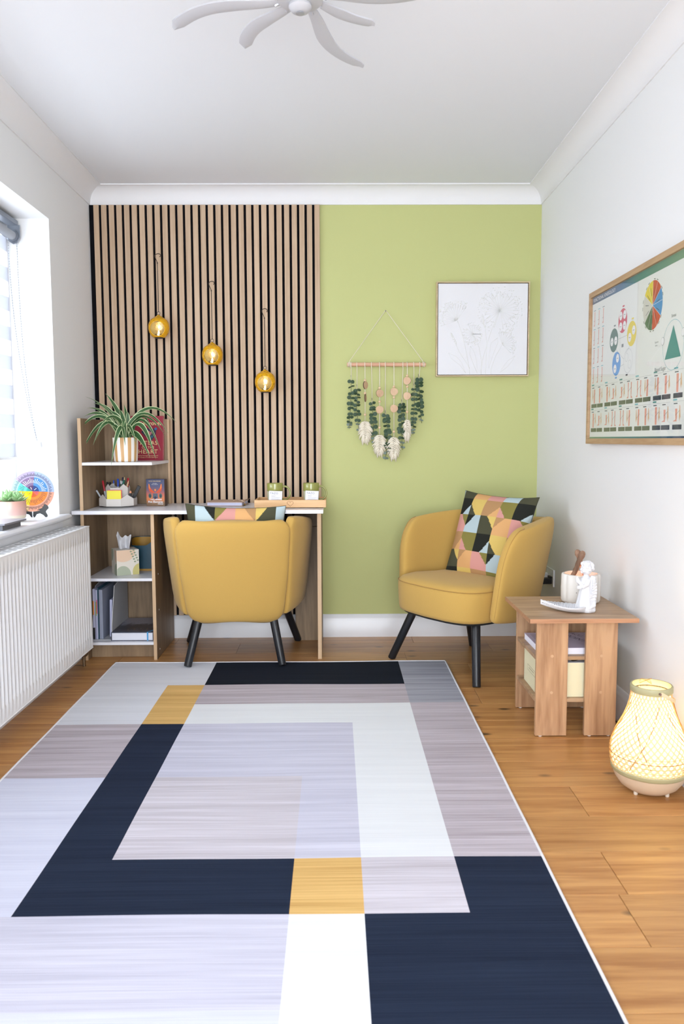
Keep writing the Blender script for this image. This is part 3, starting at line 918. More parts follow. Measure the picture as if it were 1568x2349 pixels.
# ================================================================== SPIDER PLANT
M_leafg = mat('spider_leaf_green', srgb(50, 86, 44), 0.45, var=0.2, vscale=20)
M_leafw = mat('spider_leaf_cream_margin', srgb(196, 208, 160), 0.5)
M_potw = mat('pot_white_glaze', srgb(236, 232, 226), 0.15, coat=0.4)
M_pott = mat('pot_tan_glaze', srgb(196, 152, 98), 0.15, coat=0.4)
M_soil = mat('potting_soil', srgb(46, 34, 24), 0.95, bump=0.8, bscale=120)
PC = Vector((-1.040, 3.985, 0.977)); PR = 0.0625; PH = 0.120
pl = thing('spider_plant', 'variegated spider plant in a white and tan striped pot on the upper desk shelf', 'potted plant', PC)
mb = MB(); ns = 44
prof = [(PR*0.86, 0.0), (PR*0.93, 0.004), (PR*0.95, 0.02), (PR*1.0, PH*0.6), (PR*1.02, PH-0.002), (PR*1.0, PH), (PR*0.93, PH), (PR*0.91, PH-0.015)]
for r, z in prof:
    for k in range(ns): mb.v.append((r*math.cos(2*PI*k/ns), r*math.sin(2*PI*k/ns), z))
for i in range(len(prof)-1):
    for k in range(ns):
        mb.cur = 1 if (k % 4) in (0, 1) and i < len(prof)-3 else 0
        mb.face((i*ns+k, i*ns+(k+1) % ns, (i+1)*ns+(k+1) % ns, (i+1)*ns+k))
mb.cur = 0; mb.face(list(range(ns))[::-1])
part(mb, 'pot', [M_potw, M_pott], pl, smooth=40, local=True)
part(MB().lathe([(0.002, 0.004), (PR*0.5, 0.003), (PR*0.915, 0.0)], (0, 0, PH-0.012), 24, caps=False), 'soil', M_soil, pl, smooth=180, local=True)
def blade(root, tip, rise, w, twist=0.0):
    """arching strap leaf: green middle with pale margins"""
    root, tip = Vector(root), Vector(tip)
    n = 14; ctr = []
    for k in range(n+1):
        t = k/n
        p = root.lerp(tip, t) + Vector((0, 0, rise*4*t*(1-t)*(1-0.25*t)))
        ctr.append(p)
    mb = MB()
    for k, p in enumerate(ctr):
        t = k/n
        tg = (ctr[min(k+1, n)]-ctr[max(k-1, 0)]).normalized()
        side = tg.cross(Vector((0.15, -0.75, 0.65)))
        side = side.normalized() if side.length > 1e-4 else Vector((1, 0, 0))
        up = side.cross(tg)
        ww = w*(0.55+0.9*math.sin(PI*min(1, t*0.9+0.10))**0.8)*(1-t**3.0)/1.2 + 0.0003
        for a in (-1, -0.76, 0, 0.76, 1):
            mb.v.append(tuple(p + side*ww*a + up*(abs(a)*ww*0.35)))
    for k in range(n):
        for a in range(4):
            mb.cur = 1 if a in (0, 3) else 0
            mb.face((k*5+a, k*5+a+1, (k+1)*5+a+1, (k+1)*5+a))
    return mb
def P3(x, z, y): return Vector((x, y, z)) - PC
tips = [  # world x, z, y of the tips, arch height, half width
    (-1.240, 1.300, 4.02, 0.02, .0030), (-1.150, 1.318, 4.05, 0.01, .0085), (-1.205, 1.268, 4.03, 0.03, .0095), (-1.228, 1.243, 4.00, 0.03, .0060),
    (-1.232, 1.200, 3.96, 0.045, .0085), (-1.262, 1.115, 3.93, 0.085, .0085), (-1.258, 1.000, 3.95, 0.11, .0075), (-1.080, 0.955, 3.86, 0.10, .0085),
    (-0.872, 0.992, 3.90, 0.10, .0100), (-0.868, 1.030, 4.00, 0.11, .0070), (-0.905, 1.000, 3.92, 0.045, .0125), (-0.795, 1.170, 4.05, 0.10, .0075),
    (-0.835, 1.118, 4.03, 0.10, .0070), (-0.862, 1.108, 4.08, 0.09, .0060), (-1.080, 1.240, 4.03, 0.01, .0075), (-1.060, 1.262, 4.06, 0.0, .0070),
    (-1.030, 1.225, 4.00, 0.01, .0075), (-1.115, 1.225, 3.98, 0.02, .0100), (-0.960, 1.060, 3.88, 0.06, .0070), (-1.175, 1.060, 3.90, 0.08, .0080),
    (-1.195, 1.135, 4.07, 0.06, .0090), (-1.020, 1.135, 3.88, 0.05, .0085), (-0.985, 1.200, 4.08, 0.02, .0080), (-1.130, 1.165, 3.90, 0.05, .0095),
    (-0.930, 1.155, 4.06, 0.07, .0100), (-1.165, 1.235, 4.07, 0.02, .0095), (-1.005, 1.040, 3.85, 0.06, .0055), (-1.095, 1.195, 4.05, 0.01, .0110)]
for i, (x, z, y, rise, w) in enumerate(tips):
    a = 2*PI*i/len(tips)*3.7
    root = Vector((0.020*math.cos(a), 0.020*math.sin(a), PH-0.012))
    part(blade(root, P3(x, z, y), rise+0.03, w*1.25), 'leaf', [M_leafg, M_leafw], pl, smooth=180, local=True)

# ================================================================== BOOKS AND BOXES ON THE DESK SHELVES
M_paper = mat('book_page_edges', srgb(232, 226, 214), 0.9)
M_crim = mat('crimson_cloth_cover', srgb(150, 12, 46), 0.5, var=0.05, vscale=60)
M_gold = mat('cream_gold_print', srgb(226, 196, 140), 0.5)
M_inkw = mat('white_print', srgb(238, 238, 240), 0.5)
M_inkd = mat('dark_print', srgb(52, 54, 66), 0.6)
bk = thing('hardback_book', 'crimson hardback with gold title leaning behind the spider plant', 'book', (-0.99, 4.215, 0.977), rot=(math.radians(-7), 0, 0))
bw, bh, bt = 0.172, 0.236, 0.026
part(MB().box(-bw/2, bw/2, -0.0, 0.0028, 0, bh), 'front_cover', M_crim, bk, bevel=0.001, local=True)
part(MB().box(-bw/2, bw/2, bt-0.0028, bt, 0, bh), 'back_cover', M_crim, bk, bevel=0.001, local=True)
part(MB().box(-bw/2, -bw/2+0.003, 0.0028, bt-0.0028, 0, bh), 'spine', M_crim, bk, local=True)
part(MB().box(-bw/2+0.003, bw/2-0.003, 0.0028, bt-0.0028, 0.003, bh-0.003), 'page_block', M_paper, bk, local=True)
Mb = mw(bk)
def onbook(x, z): return Mb @ Vector((x, -0.0004, z))
ux, uz = Mb.to_3x3() @ Vector((1, 0, 0)), Mb.to_3x3() @ Vector((0, 0, 1))
text_part('Brown', 0.030, M_gold, bk, onbook(0.034, 0.196), ux, uz, bold=0.0008)
text_part('Brené', 0.030, M_gold, bk, onbook(-0.045, 0.196), ux, uz, bold=0.0008)
text_part('ATLAS', 0.030, M_gold, bk, onbook(0.010, 0.092), ux, uz, bold=0.0003, spacing=1.1)
text_part('OF THE', 0.018, M_gold, bk, onbook(0.006, 0.068), ux, uz, bold=0.0002, spacing=1.1)
text_part('HEART', 0.030, M_gold, bk, onbook(0.006, 0.046), ux, uz, bold=0.0003, spacing=1.15)
text_part('Mapping Meaningful Connection and', 0.0075, M_gold, bk, onbook(0.004, 0.026), ux, uz)
text_part('the Language of Human Experience', 0.0075, M_gold, bk, onbook(0.004, 0.017), ux, uz)
pr = Print(onbook(0.015, 0.145), ux, uz)
Mteal = mat('book_art_teal', srgb(44, 84, 92), 0.5); Mnav = mat('book_art_navy', srgb(42, 40, 70), 0.5); Mrose = mat('book_art_rose', srgb(186, 120, 120), 0.5); Mblu = mat('book_art_blue', srgb(52, 110, 160), 0.5)
pr.shape([(-0.045, 0.005), (-0.03, 0.024), (-0.008, 0.026), (0.006, 0.014), (0.02, 0.026), (0.034, 0.012), (0.03, -0.012), (0.008, -0.042), (-0.02, -0.02)], Mnav, 1)
pr.shape([(-0.03, 0.0), (-0.01, 0.014), (0.012, 0.002), (0.006, -0.012), (-0.018, -0.010)], Mrose, 2)
pr.shape([(0.004, -0.012), (0.024, -0.008), (0.010, -0.036)], Mteal, 2)
pr.disc(0.032, 0.022, 0.007, Mblu, 2); pr.disc(-0.012, 0.004, 0.006, M_inkw, 3); pr.disc(0.012, -0.02, 0.004, Mblu, 3)
pr.build('cover_art', bk)

# boxed card deck: gradient wrap with a winged figure
cd = thing('card_deck_box', 'blue and orange illustrated card box standing on the desk by the slats', 'box', (-0.922, 4.125, DT), rotz=math.radians(-6))
def deck_grad():
    m, nt, p, L = new_mat('sunset_gradient_card'); N = nt.nodes
    tc = N.new('ShaderNodeTexCoord'); sx = N.new('ShaderNodeSeparateXYZ'); L.new(tc.outputs['Generated'], sx.inputs[0])
    cr = N.new('ShaderNodeValToRGB'); e = cr.color_ramp.elements
    e[0].position = 0.0; e[0].color = srgb(116, 88, 62); e[1].position = 1.0; e[1].color = srgb(48, 56, 92)
    for pos, c in ((0.12, srgb(130, 100, 70)), (0.25, srgb(204, 120, 66)), (0.45, srgb(190, 96, 80)), (0.6, srgb(110, 84, 104)), (0.75, srgb(72, 76, 112))):
        x = e.new(pos); x.color = c
    nz = N.new('ShaderNodeTexNoise'); nz.inputs['Scale'].default_value = 5; L.new(tc.outputs['Generated'], nz.inputs['Vector'])
    ad = N.new('ShaderNodeMath'); ad.operation = 'MULTIPLY_ADD'; L.new(nz.outputs['Fac'], ad.inputs[0]); ad.inputs[1].default_value = 0.2; L.new(sx.outputs['Z'], ad.inputs[2])
    sb = N.new('ShaderNodeMath'); sb.operation = 'SUBTRACT'; L.new(ad.outputs[0], sb.inputs[0]); sb.inputs[1].default_value = 0.1
    L.new(sb.outputs[0], cr.inputs['Fac']); L.new(cr.outputs[0], p.inputs['Base Color']); p.inputs['Roughness'].default_value = 0.35
    return m
part(MB().box(-0.048, 0.048, -0.022, 0.022, 0, 0.140), 'carton', deck_grad(), cd, bevel=0.0015, local=True)
part(MB().box(0.0484, 0.0492, -0.0205, 0.022, 0.002, 0.138), 'carton_side', mat('dark_umber_card', srgb(66, 48, 42), 0.4), cd, local=True)
Mc = mw(cd)
def oc(x, z): return Mc @ Vector((x, -0.0226, z))
ux, uz = Mc.to_3x3() @ Vector((1, 0, 0)), Vector((0, 0, 1))
pr = Print(oc(0, 0), ux, uz)
Mfl = mat('flame_red_print', srgb(206, 78, 40), 0.5); Mor = mat('orange_print', srgb(226, 140, 64), 0.5); Mfg = mat('feather_green_print', srgb(44, 96, 84), 0.5)
for s in (-1, 1):
    pr.shape([(s*0.004, 0.068), (s*0.020, 0.070), (s*0.032, 0.080), (s*0.036, 0.097), (s*0.034, 0.116), (s*0.030, 0.114), (s*0.026, 0.098), (s*0.018, 0.086), (s*0.008, 0.078)], Mfl, 1)
    pr.shape([(s*0.030, 0.112), (s*0.0345, 0.116), (s*0.033, 0.098), (s*0.028, 0.086), (s*0.027, 0.094)], Mor, 2)
    pr.disc(s*0.028, 0.054, 0.008, Mfg, 1, ry=0.012); pr.disc(s*0.028, 0.053, 0.004, Mnav, 2, ry=0.006)
pr.disc(0.0, 0.084, 0.0045, Mor, 2, ry=0.006); pr.shape([(-0.012, 0.066), (0.012, 0.066), (0.014, 0.04), (-0.014, 0.04)], mat('slate_print', srgb(82, 92, 104), 0.5), 1)
pr.disc(0.0, 0.044, 0.007, Mnav, 2)
pr.build('cover_art', cd)
text_part('VICKI ISKANDAR', 0.0085, M_gold, cd, oc(-0.002, 0.129), ux, uz)
text_part('CARD DECK', 0.0042, M_inkw, cd, oc(-0.002, 0.1175), ux, uz)
text_part('AND GUIDEBOOK', 0.0042, M_inkw, cd, oc(-0.002, 0.112), ux, uz)
text_part('The', 0.0085, M_inkw, cd, oc(-0.020, 0.0345) , ux, uz, bold=0.0002)
text_part('Chinese', 0.0145, M_inkw, cd, oc(0.010, 0.036), ux, uz, bold=0.0003)
text_part('Five Elements', 0.0140, M_inkw, cd, oc(0.0, 0.0225), ux, uz, bold=0.0003)
text_part('ORACLE', 0.0075, M_inkw, cd, oc(0.026, 0.012), ux, uz, bold=0.0002)

# desk organiser: ring of faceted bins round a taller hexagon
M_org = mat('warm_white_plastic', srgb(214, 208, 202), 0.45)
OC = Vector((-1.112, 4.090, DT))
og = thing('desk_organiser', 'off-white faceted rotating desk organiser on the left of the desk', 'desk organiser', OC)
part(MB().lathe([(0.02, 0.0), (0.068, 0.0), (0.07, 0.003), (0.068, 0.006), (0.02, 0.006)], n=32), 'turntable', mat('grey_plastic', srgb(150, 148, 146), 0.5), og, smooth=40, local=True)
def wallring(R_, n, zt, zb, th, phase, dips):
    """faceted wall: each corner height set by dips"""
    mb = MB()
    for k in range(n):
        a0 = phase+2*PI*k/n; a1 = phase+2*PI*(k+1)/n
        P = [Vector((math.cos(a)*r_, math.sin(a)*r_, 0)) for r_ in (R_, R_-th) for a in (a0, a1)]
        am = (a0+a1)/2; Q = [Vector((math.cos(am)*r_*math.cos(PI/n), math.sin(am)*r_*math.cos(PI/n), 0)) for r_ in (R_, R_-th)]
        h0, hm, h1 = zt+dips[k % len(dips)][0], zt+dips[k % len(dips)][1], zt+dips[k % len(dips)][2]
        b = len(mb.v)
        for base, mid in ((P[0], None), (None, Q[0]), (P[1], None)):
            q = base if base is not None else mid
            mb.v.append((q.x, q.y, zb))
        for (q, h) in ((P[0], h0), (Q[0], hm), (P[1], h1)): mb.v.append((q.x, q.y, h))
        for q in (P[2], Q[1], P[3]): mb.v.append((q.x, q.y, zb))
        for (q, h) in ((P[2], h0), (Q[1], hm), (P[3], h1)): mb.v.append((q.x, q.y, h))
        for i in (0, 1):
            mb.face((b+i, b+i+1, b+3+i+1, b+3+i)); mb.face((b+6+i+1, b+6+i, b+9+i, b+9+i+1)); mb.face((b+3+i, b+3+i+1, b+9+i+1, b+9+i))
    mb.prism([(R_*0.97*math.cos(phase+2*PI*k/n), R_*0.97*math.sin(phase+2*PI*k/n)) for k in range(n)], (0, 0, zb), (1, 0, 0), (0, 1, 0), (0, 0, 1), 0.002)
    return mb
part(wallring(0.095, 8, 0.045, 0.008, 0.003, PI/8, [(0.0, 0.022, 0.0), (0.0, 0.0, 0.0)]), 'outer_bins', M_org, og, local=True)
tall = wallring(0.061, 8, 0.100, 0.010, 0.003, PI/8, [(0.0, 0.018, 0.0), (0.0, 0.0, 0.0)])
part(tall, 'tall_bin', M_org, og, local=True)
for k in range(8):
    a = PI/8+2*PI*k/8
    d0, d1 = Vector((math.cos(a), math.sin(a), 0))*0.060, Vector((math.cos(a), math.sin(a), 0))*0.093
    s = Vector((-math.sin(a), math.cos(a), 0))*0.0012
    mb = MB()
    for p in (d0, d1):
        for z in (0.012, 0.044 if p is d1 else 0.060):
            for q in (-1, 1): mb.v.append(tuple(p+s*q+Vector((0, 0, z))))
    for q in ((0,1,3,2),(4,6,7,5),(0,2,6,4),(1,5,7,3),(2,3,7,6),(0,4,5,1)): mb.face(q)
    part(mb, 'divider', M_org, og, local=True)
def pen(label, base, tip, r, m, capm=None, caplen=0.03, kind='pen', tipm=None):
    base, tip = OC+Vector(base), OC+Vector(tip)
    t = thing(kind, label, 'pencil' if kind == 'pencil' else 'pen', base, group='pens in the desk organiser')
    d = (tip-base)
    L_ = d.length; d.normalize()
    if kind == 'pencil':
        part(MB().tube([base, tip-d*0.020], r, 6), 'barrel', m, t)
        part(MB().tube([tip-d*0.020, tip-d*0.004], [r, 0.0010], 8), 'sharpened_wood', mat('bare_pencil_wood', srgb(222, 190, 148), 0.7), t)
        part(MB().tube([tip-d*0.0042, tip], [0.0010, 0.0003], 6), 'lead', M_inkd, t)
    else:
        part(MB().tube([base, tip-d*caplen], r, 10), 'barrel', m, t, smooth=40)
        part(MB().tube([tip-d*caplen, tip-d*0.004, tip], [r*1.12, r*1.05, r*0.6], 10), 'cap', capm or m, t, smooth=40)
    return t
P_red = mat('red_plastic', srgb(178, 26, 44), 0.3); P_blk = mat('black_plastic', srgb(26, 26, 30), 0.35); P_blu = mat('blue_plastic', srgb(34, 78, 186), 0.3)
P_grn = mat('green_plastic', srgb(22, 92, 74), 0.3); P_clr = mat('clear_grey_plastic', srgb(186, 192, 200), 0.25); P_wht = mat('white_pen_plastic', srgb(226, 228, 230), 0.35); P_nat = mat('natural_pencil', srgb(214, 182, 138), 0.5)
pen('red marker pen at left in the desk organiser', (-0.062, 0.012, 0.016), (-0.080, 0.012, 0.134), 0.0048, P_clr, P_red, 0.055)
pen('thick black marker pen in the desk organiser', (-0.052, 0.030, 0.016), (-0.062, 0.030, 0.126), 0.0055, P_blk, P_blk, 0.05)
pen('second black marker pen beside the thick one in the organiser', (-0.044, 0.040, 0.012), (-0.050, 0.040, 0.124), 0.0050, P_blk, P_blk, 0.05)
pen('clear ballpoint with blue cap in the desk organiser', (-0.022, 0.030, 0.014), (-0.030, 0.032, 0.134), 0.0032, P_clr, P_blu, 0.016)
pen('bright blue capped pen in the organiser middle', (-0.006, 0.030, 0.014), (-0.008, 0.034, 0.142), 0.0050, P_wht, P_blu, 0.040)
pen('white pen with navy clip in the desk organiser', (0.010, 0.034, 0.014), (0.016, 0.040, 0.150), 0.0040, P_wht, mat('navy_plastic', srgb(28, 30, 62), 0.3), 0.022)
pen('short green and white pen behind the pencils', (0.006, 0.040, 0.014), (0.004, 0.046, 0.132), 0.0036, P_grn, P_wht, 0.018)
pen('tall natural wood pencil pointing up in the organiser', (0.016, 0.000, 0.014), (0.034, 0.010, 0.156), 0.0038, P_nat, kind='pencil')
pen('leaning natural wood pencil at right of the organiser bin', (0.022, -0.022, 0.014), (0.060, -0.010, 0.138), 0.0038, P_nat, kind='pencil')
pen('dark green gel pen leaning right in the organiser', (0.008, -0.018, 0.014), (0.036, -0.010, 0.138), 0.0052, P_wht, P_grn, 0.05)
pen('red capped pen behind the green one in the organiser', (0.036, 0.030, 0.014), (0.046, 0.032, 0.146), 0.0052, P_red, P_red, 0.04)
pen('orange highlighter stub in the organiser front bin', (0.068, -0.020, 0.012), (0.068, -0.016, 0.082), 0.0052, P_blk, mat('peach_plastic', srgb(222, 150, 116), 0.4), 0.012)
d = single(MB().obox(OC+Vector((0.090, -0.004, 0.066)), (0.88, 0, -0.47), (0, 1, 0), (0.47, 0, 0.88), 0.0085, 0.004, 0.046), 'stapler', P_blk, 'slim black stapler leaning out of the organiser towards the card box', 'stapler', bevel=0.0015)
d = single(MB().obox(OC+Vector((-0.092, -0.010, 0.060)), (0.86, 0, 0.50), (0, 1, 0), (-0.50, 0, 0.86), 0.004, 0.003, 0.030), 'ruler', P_clr, 'clear grey plastic stick leaning out of the organiser at left', 'ruler', bevel=0.001)
sn = thing('sticky_note_pad', 'yellow sticky note pad with pink edge standing in the organiser', 'sticky notes', OC+Vector((0.004, -0.083, 0.0415)))
part(MB().box(-0.0365, 0.0335, -0.004, 0.002, 0.0, 0.046), 'yellow_sheets', mat('yellow_note_paper', srgb(240, 230, 84), 0.8), sn, local=True)
part(MB().box(-0.034, 0.0365, 0.0022, 0.006, 0.001, 0.049), 'pink_sheets', mat('pink_note_paper', srgb(236, 110, 124), 0.8), sn, local=True)

# tan notebook with strap
nb = thing('leather_notebook', 'tan leather notebook tied with a cord lying on the desk', 'notebook', (-0.555, 4.14, DT), rotz=math.radians(-4))
M_tan = mat('tan_leather', srgb(184, 156, 136), 0.55, bump=0.15, bscale=180)
part(MB().box(-0.10, 0.09, -0.075, 0.095, 0.001, 0.004), 'back_cover', M_tan, nb, bevel=0.0012, local=True)
part(MB().box(-0.094, 0.085, -0.070, 0.090, 0.0045, 0.0195), 'page_block', mat('notebook_pages', srgb(198, 200, 224), 0.9), nb, local=True)
part(MB().box(-0.10, 0.09, -0.075, 0.095, 0.0200, 0.0232), 'front_cover', M_tan, nb, bevel=0.0012, local=True)
pts = [(0.03+0.06*t, -0.02+0.05*math.sin(t*5), 0.0255+0.004*math.sin(t*9)) for t in [k/16 for k in range(17)]] + [(0.092, -0.03, 0.018), (0.094, -0.035, 0.010), (0.098, -0.04, 0.003)]
part(MB().tube(pts, 0.0022, 6), 'cord', mat('pale_leather_cord', srgb(214, 190, 168), 0.6), nb, smooth=180, local=True)
part(MB().tube([(0.085, 0.02, 0.026), (0.100, 0.03, 0.030), (0.108, 0.035, 0.036)], 0.002, 6), 'cord_end', mat('dark_leather_cord', srgb(96, 72, 56), 0.6), nb, smooth=180, local=True)
part(MB().ball((0.094, -0.045, 0.008), 0.005, 10, 6), 'metal_bead', mat('antique_gold', srgb(164, 132, 70), 0.35, metal=0.9), nb, smooth=180, local=True)

# wooden serving tray, mugs and tea sachets
M_bam = wood('bamboo_tray', srgb(202, 156, 106), srgb(222, 180, 132), 'X', 1.0, 0.45, stretch=26)
tr = thing('wooden_tray', 'pale wooden serving tray with an engraved heart at the right end of the desk', 'tray', (-0.222, 4.02, DT))
X0, X1, Y0, Y1 = -0.178, 0.178, -0.075, 0.140
part(MB().box(X0+0.008, X1-0.008, Y0+0.008, Y1-0.008, 0.006, 0.011), 'tray_floor', M_bam, tr, local=True)
fr = part(MB().box(X0, X1, Y0, Y0+0.009, 0.003, 0.041), 'front_side', M_bam, tr, bevel=0.0015, local=True)
part(MB().box(X0, X1, Y1-0.009, Y1, 0.003, 0.041), 'rear_side', M_bam, tr, bevel=0.0015, local=True)
part(MB().box(X0, X0+0.009, Y0+0.0092, Y1-0.0092, 0.003, 0.041), 'end_side', M_bam, tr, bevel=0.0015, local=True)
part(MB().box(X1-0.009, X1, Y0+0.0092, Y1-0.0092, 0.003, 0.041), 'end_side', M_bam, tr, bevel=0.0015, local=True)
heart = []
for k in range(49):
    t = 2*PI*k/48
    heart.append((0.016*math.sin(t)**3*0.95, Y0-0.0002, 0.0235+0.00088*(13*math.cos(t)-5*math.cos(2*t)-2*math.cos(3*t)-math.cos(4*t))))
part(MB().tube(heart[:-1], 0.0008, 5, closed=True), 'engraved_heart', mat('burnt_engraving', srgb(150, 104, 62), 0.7), tr, local=True)
for px in (X0+0.03, X1-0.03):
    for py in (Y0+0.03, Y1-0.03):
        part(MB().lathe([(0.006, 0), (0.007, 0.001), (0.007, 0.006)], (px, py, 0), 10), 'foot', mat('felt_pad', srgb(170, 150, 120), 0.9), tr, local=True)

M_mugg = mat('olive_green_glaze', srgb(148, 150, 78), 0.18, coat=0.3); M_mugb = mat('pale_sage_glaze', srgb(188, 190, 162), 0.2, coat=0.3)
def mug(label, loc):
    t = thing('coffee_mug', label, 'mug', loc, group='green mugs on the tray')
    H_, R_ = 0.108, 0.041
    mb = MB(); n_ = 36
    prof = [(R_*0.80, 0.0), (R_*0.86, 0.003), (R_*0.93, 0.03), (R_*0.965, 0.055), (R_*0.975, 0.068), (R_*0.985, 0.070), (R_, H_-0.002), (R_*0.985, H_), (R_*0.93, H_-0.001), (R_*0.90, 0.05), (R_*0.8, 0.008), (0.002, 0.007)]
    for r, z in prof:
        for k in range(n_): mb.v.append((r*math.cos(2*PI*k/n_), r*math.sin(2*PI*k/n_), z))
    for i in range(len(prof)-1):
        mb.cur = 1 if i < 4 else 0
        for k in range(n_): mb.face((i*n_+k, i*n_+(k+1) % n_, (i+1)*n_+(k+1) % n_, (i+1)*n_+k))
    mb.cur = 1; mb.face(list(range(n_))[::-1])
    part(mb, 'cup', [M_mugg, M_mugb], t, smooth=40, local=True)
    pts = []
    for k in range(19):
        a = math.radians(100) - math.radians(215)*k/18
        pts.append((R_*0.97+0.006+0.030*math.cos(a)+0.004*k/18, 0, 0.058+0.034*math.sin(a)))
    pts = [(R_*0.95, 0, 0.092)] + pts + [(R_*0.90, 0, 0.022)]
    part(MB().tube(pts, [0.0058]*3+[0.0046]*(len(pts)-5)+[0.0036]*2, 10), 'handle', M_mugg, t, smooth=180, local=True)
    return t
mug('green two-tone mug on the left side of the wooden tray', (-0.305, 4.055, DT+0.0112))
mug('green two-tone mug on the right side of the wooden tray', (-0.121, 4.055, DT+0.0112))
M_sach = mat('white_sachet_paper', srgb(234, 233, 240), 0.4, bump=0.1, bscale=60)
M_greytxt = mat('grey_print', srgb(120, 122, 136), 0.6)
def sachet(label, x, lean):
    t = thing('tea_sachet', label, 'tea bag', (x, 3.985, DT+0.0112), rot=(math.radians(-9), math.radians(lean), 0), group='tea sachets on the tray')
    mb = MB(); mb.slab(lambda u, v: (u*0.0335, 0, 0.037+v*0.036), 0.006, 10, 10, 3.0)
    part(mb, 'envelope', M_sach, t, smooth=180, local=True, weld=True)
    Ms = mw(t)
    def os_(x, z): return Ms @ Vector((x, -0.0034, z))
    ux, uz = Ms.to_3x3() @ Vector((1, 0, 0)), Ms.to_3x3() @ Vector((0, 0, 1))
    text_part('TAZO', 0.0138, mat('slate_blue_print', srgb(84, 92, 122), 0.6), t, os_(-0.008, 0.060), ux, uz, spacing=1.15)
    pr = Print(os_(0, 0), ux, uz)
    pr.rect(-0.021, 0.003, 0.0475, 0.0485, M_greytxt); pr.rect(-0.021, -0.003, 0.0445, 0.0455, M_greytxt)
    for q, z in enumerate((0.039, 0.036, 0.031, 0.028, 0.025, 0.021)): pr.rect(-0.021, 0.024-0.004*(q % 3), z, z+0.0007, M_greytxt)
    pr.build('small_print', t)
sachet('white tea sachet propped against the left mug', -0.299, 2.0)
sachet('white tea sachet propped against the right mug', -0.117, 2.5)

# tissue box and tissue on the middle shelf
tb = thing('tissue_box', 'pastel patterned cube tissue box on the shelf under the desk', 'tissue box', (-1.066, 4.020, 0.408), rotz=math.radians(28))
M_tbx = mat('tissue_box_card', srgb(222, 216, 204), 0.55)
h = 0.056; Ht = 0.128
part(MB().box(-h, h, -h, h, 0, Ht), 'carton', M_tbx, tb, bevel=0.0015, local=True)
Mt = mw(tb)
pk = mat('peach_card_print', srgb(226, 196, 168), 0.6); sg = mat('sage_card_print', srgb(170, 178, 156), 0.6); ol = mat('olive_card_print', srgb(198, 188, 120), 0.6); lf = mat('leaf_card_print', srgb(142, 154, 124), 0.6)
def oval(cx, cy, rx, ry, x0, x1, y0, y1, n=40):
    pts = []
    for k in range(n):
        a = 2*PI*k/n
        pts.append((min(max(cx+rx*math.cos(a), x0), x1), min(max(cy+ry*math.sin(a), y0), y1)))
    return pts
pr = Print(Mt @ Vector((0, -h-0.0003, 0)), Mt.to_3x3() @ Vector((1, 0, 0)), (0, 0, 1))
e = h-0.001
pr.shape(oval(-0.022, 0.118, 0.058, 0.050, -e, e, 0.001, Ht-0.001), pk, 1)
pr.shape(oval(-0.026, 0.002, 0.040, 0.046, -e, e, 0.001, Ht-0.001), sg, 1)
pr.shape(oval(0.056, 0.014, 0.034, 0.042, -e, e, 0.001, Ht-0.001), ol, 1)
for q in range(5):
    cy = 0.122-0.013*q; cx = 0.022+0.005*q
    for s in (-1, 1): pr.disc(cx+s*0.007, cy+s*0.003, 0.0055, lf, 2, n=12, ry=0.004)
pr.build('front_print', tb)
pr = Print(Mt @ Vector((-h-0.0003, 0, 0)), Mt.to_3x3() @ Vector((0, -1, 0)), (0, 0, 1))
pr.shape(oval(-0.05, 0.11, 0.036, 0.046, -e, e, 0.001, Ht-0.001), sg, 1); pr.shape(oval(0.055, 0.02, 0.05, 0.042, -e, e, 0.001, Ht-0.001), sg, 1); pr.shape(oval(0.045, 0.115, 0.03, 0.05, -e, e, 0.001, Ht-0.001), pk, 1)
pr.build('side_print', tb)
part(MB().prism([(0.034*math.cos(2*PI*k/24), 0.017*math.sin(2*PI*k/24)) for k in range(24)], (0, 0, Ht), (1, 0, 0), (0, 1, 0), (0, 0, 1), 0.0004), 'slot', mat('slot_film', srgb(190, 186, 184), 0.4), tb, local=True)  # flat grey oval laid over the slot
ts = thing('tissue', 'white tissue pulled up out of the patterned tissue box', 'tissue', (-1.066, 4.020, 0.408+Ht), rotz=math.radians(10))
def tissue(u, v):
    a = (u-0.5)*2
    x = a*0.034*(0.75+0.35*v) - 0.004
    y = 0.014*math.sin(a*4.2+0.6)*(1-0.3*v) + 0.006*math.sin(v*5+a*2)
    top = 0.062 + 0.034*math.exp(-((a+0.78)/0.22)**2) + 0.006*a
    return (x, y, 0.0006+top*v + 0.004*math.sin(a*9)*v)
part(MB().grid(tissue, 40, 18), 'sheet', translucent_mat('tissue_paper', srgb(236, 237, 242), 0.25), ts, smooth=180, local=True)

# teal and ochre bin at the back of the shelf
bn = thing('storage_pot', 'teal leather-look storage pot with ochre lining behind the tissue box', 'storage pot', (-0.985, 4.170, 0.408))
M_teal = mat('teal_leatherette', srgb(22, 66, 84), 0.45, bump=0.1, bscale=120); M_och = mat('ochre_leatherette', srgb(176, 132, 44), 0.55)
def rr(th, w=0.083, d_=0.066, p=3.2): 
    c, s = math.cos(th), math.sin(th); k = (abs(c)**p+abs(s)**p)**(-1/p); return (w*k*c, d_*k*s)
n_ = 56
def wallgrid(scale, zlow, ztop):
    mb = MB()
    for k in range(n_):
        th = 2*PI*k/n_; x, y = rr(th)
        mb.v.append((x*scale, y*scale, zlow))
    for k in range(n_):
        th = 2*PI*k/n_; x, y = rr(th)
        mb.v.append((x*scale, y*scale, ztop(th, x, y)))
    for k in range(n_): mb.face((k, (k+1) % n_, n_+(k+1) % n_, n_+k))
    return mb
def lowfront(th, x, y):
    if y < -0.01 or x > 0.06:
        return 0.132 + 0.018*math.exp(-((x-0.035)/0.018)**2) - 0.0*(x) 
    return 0.166
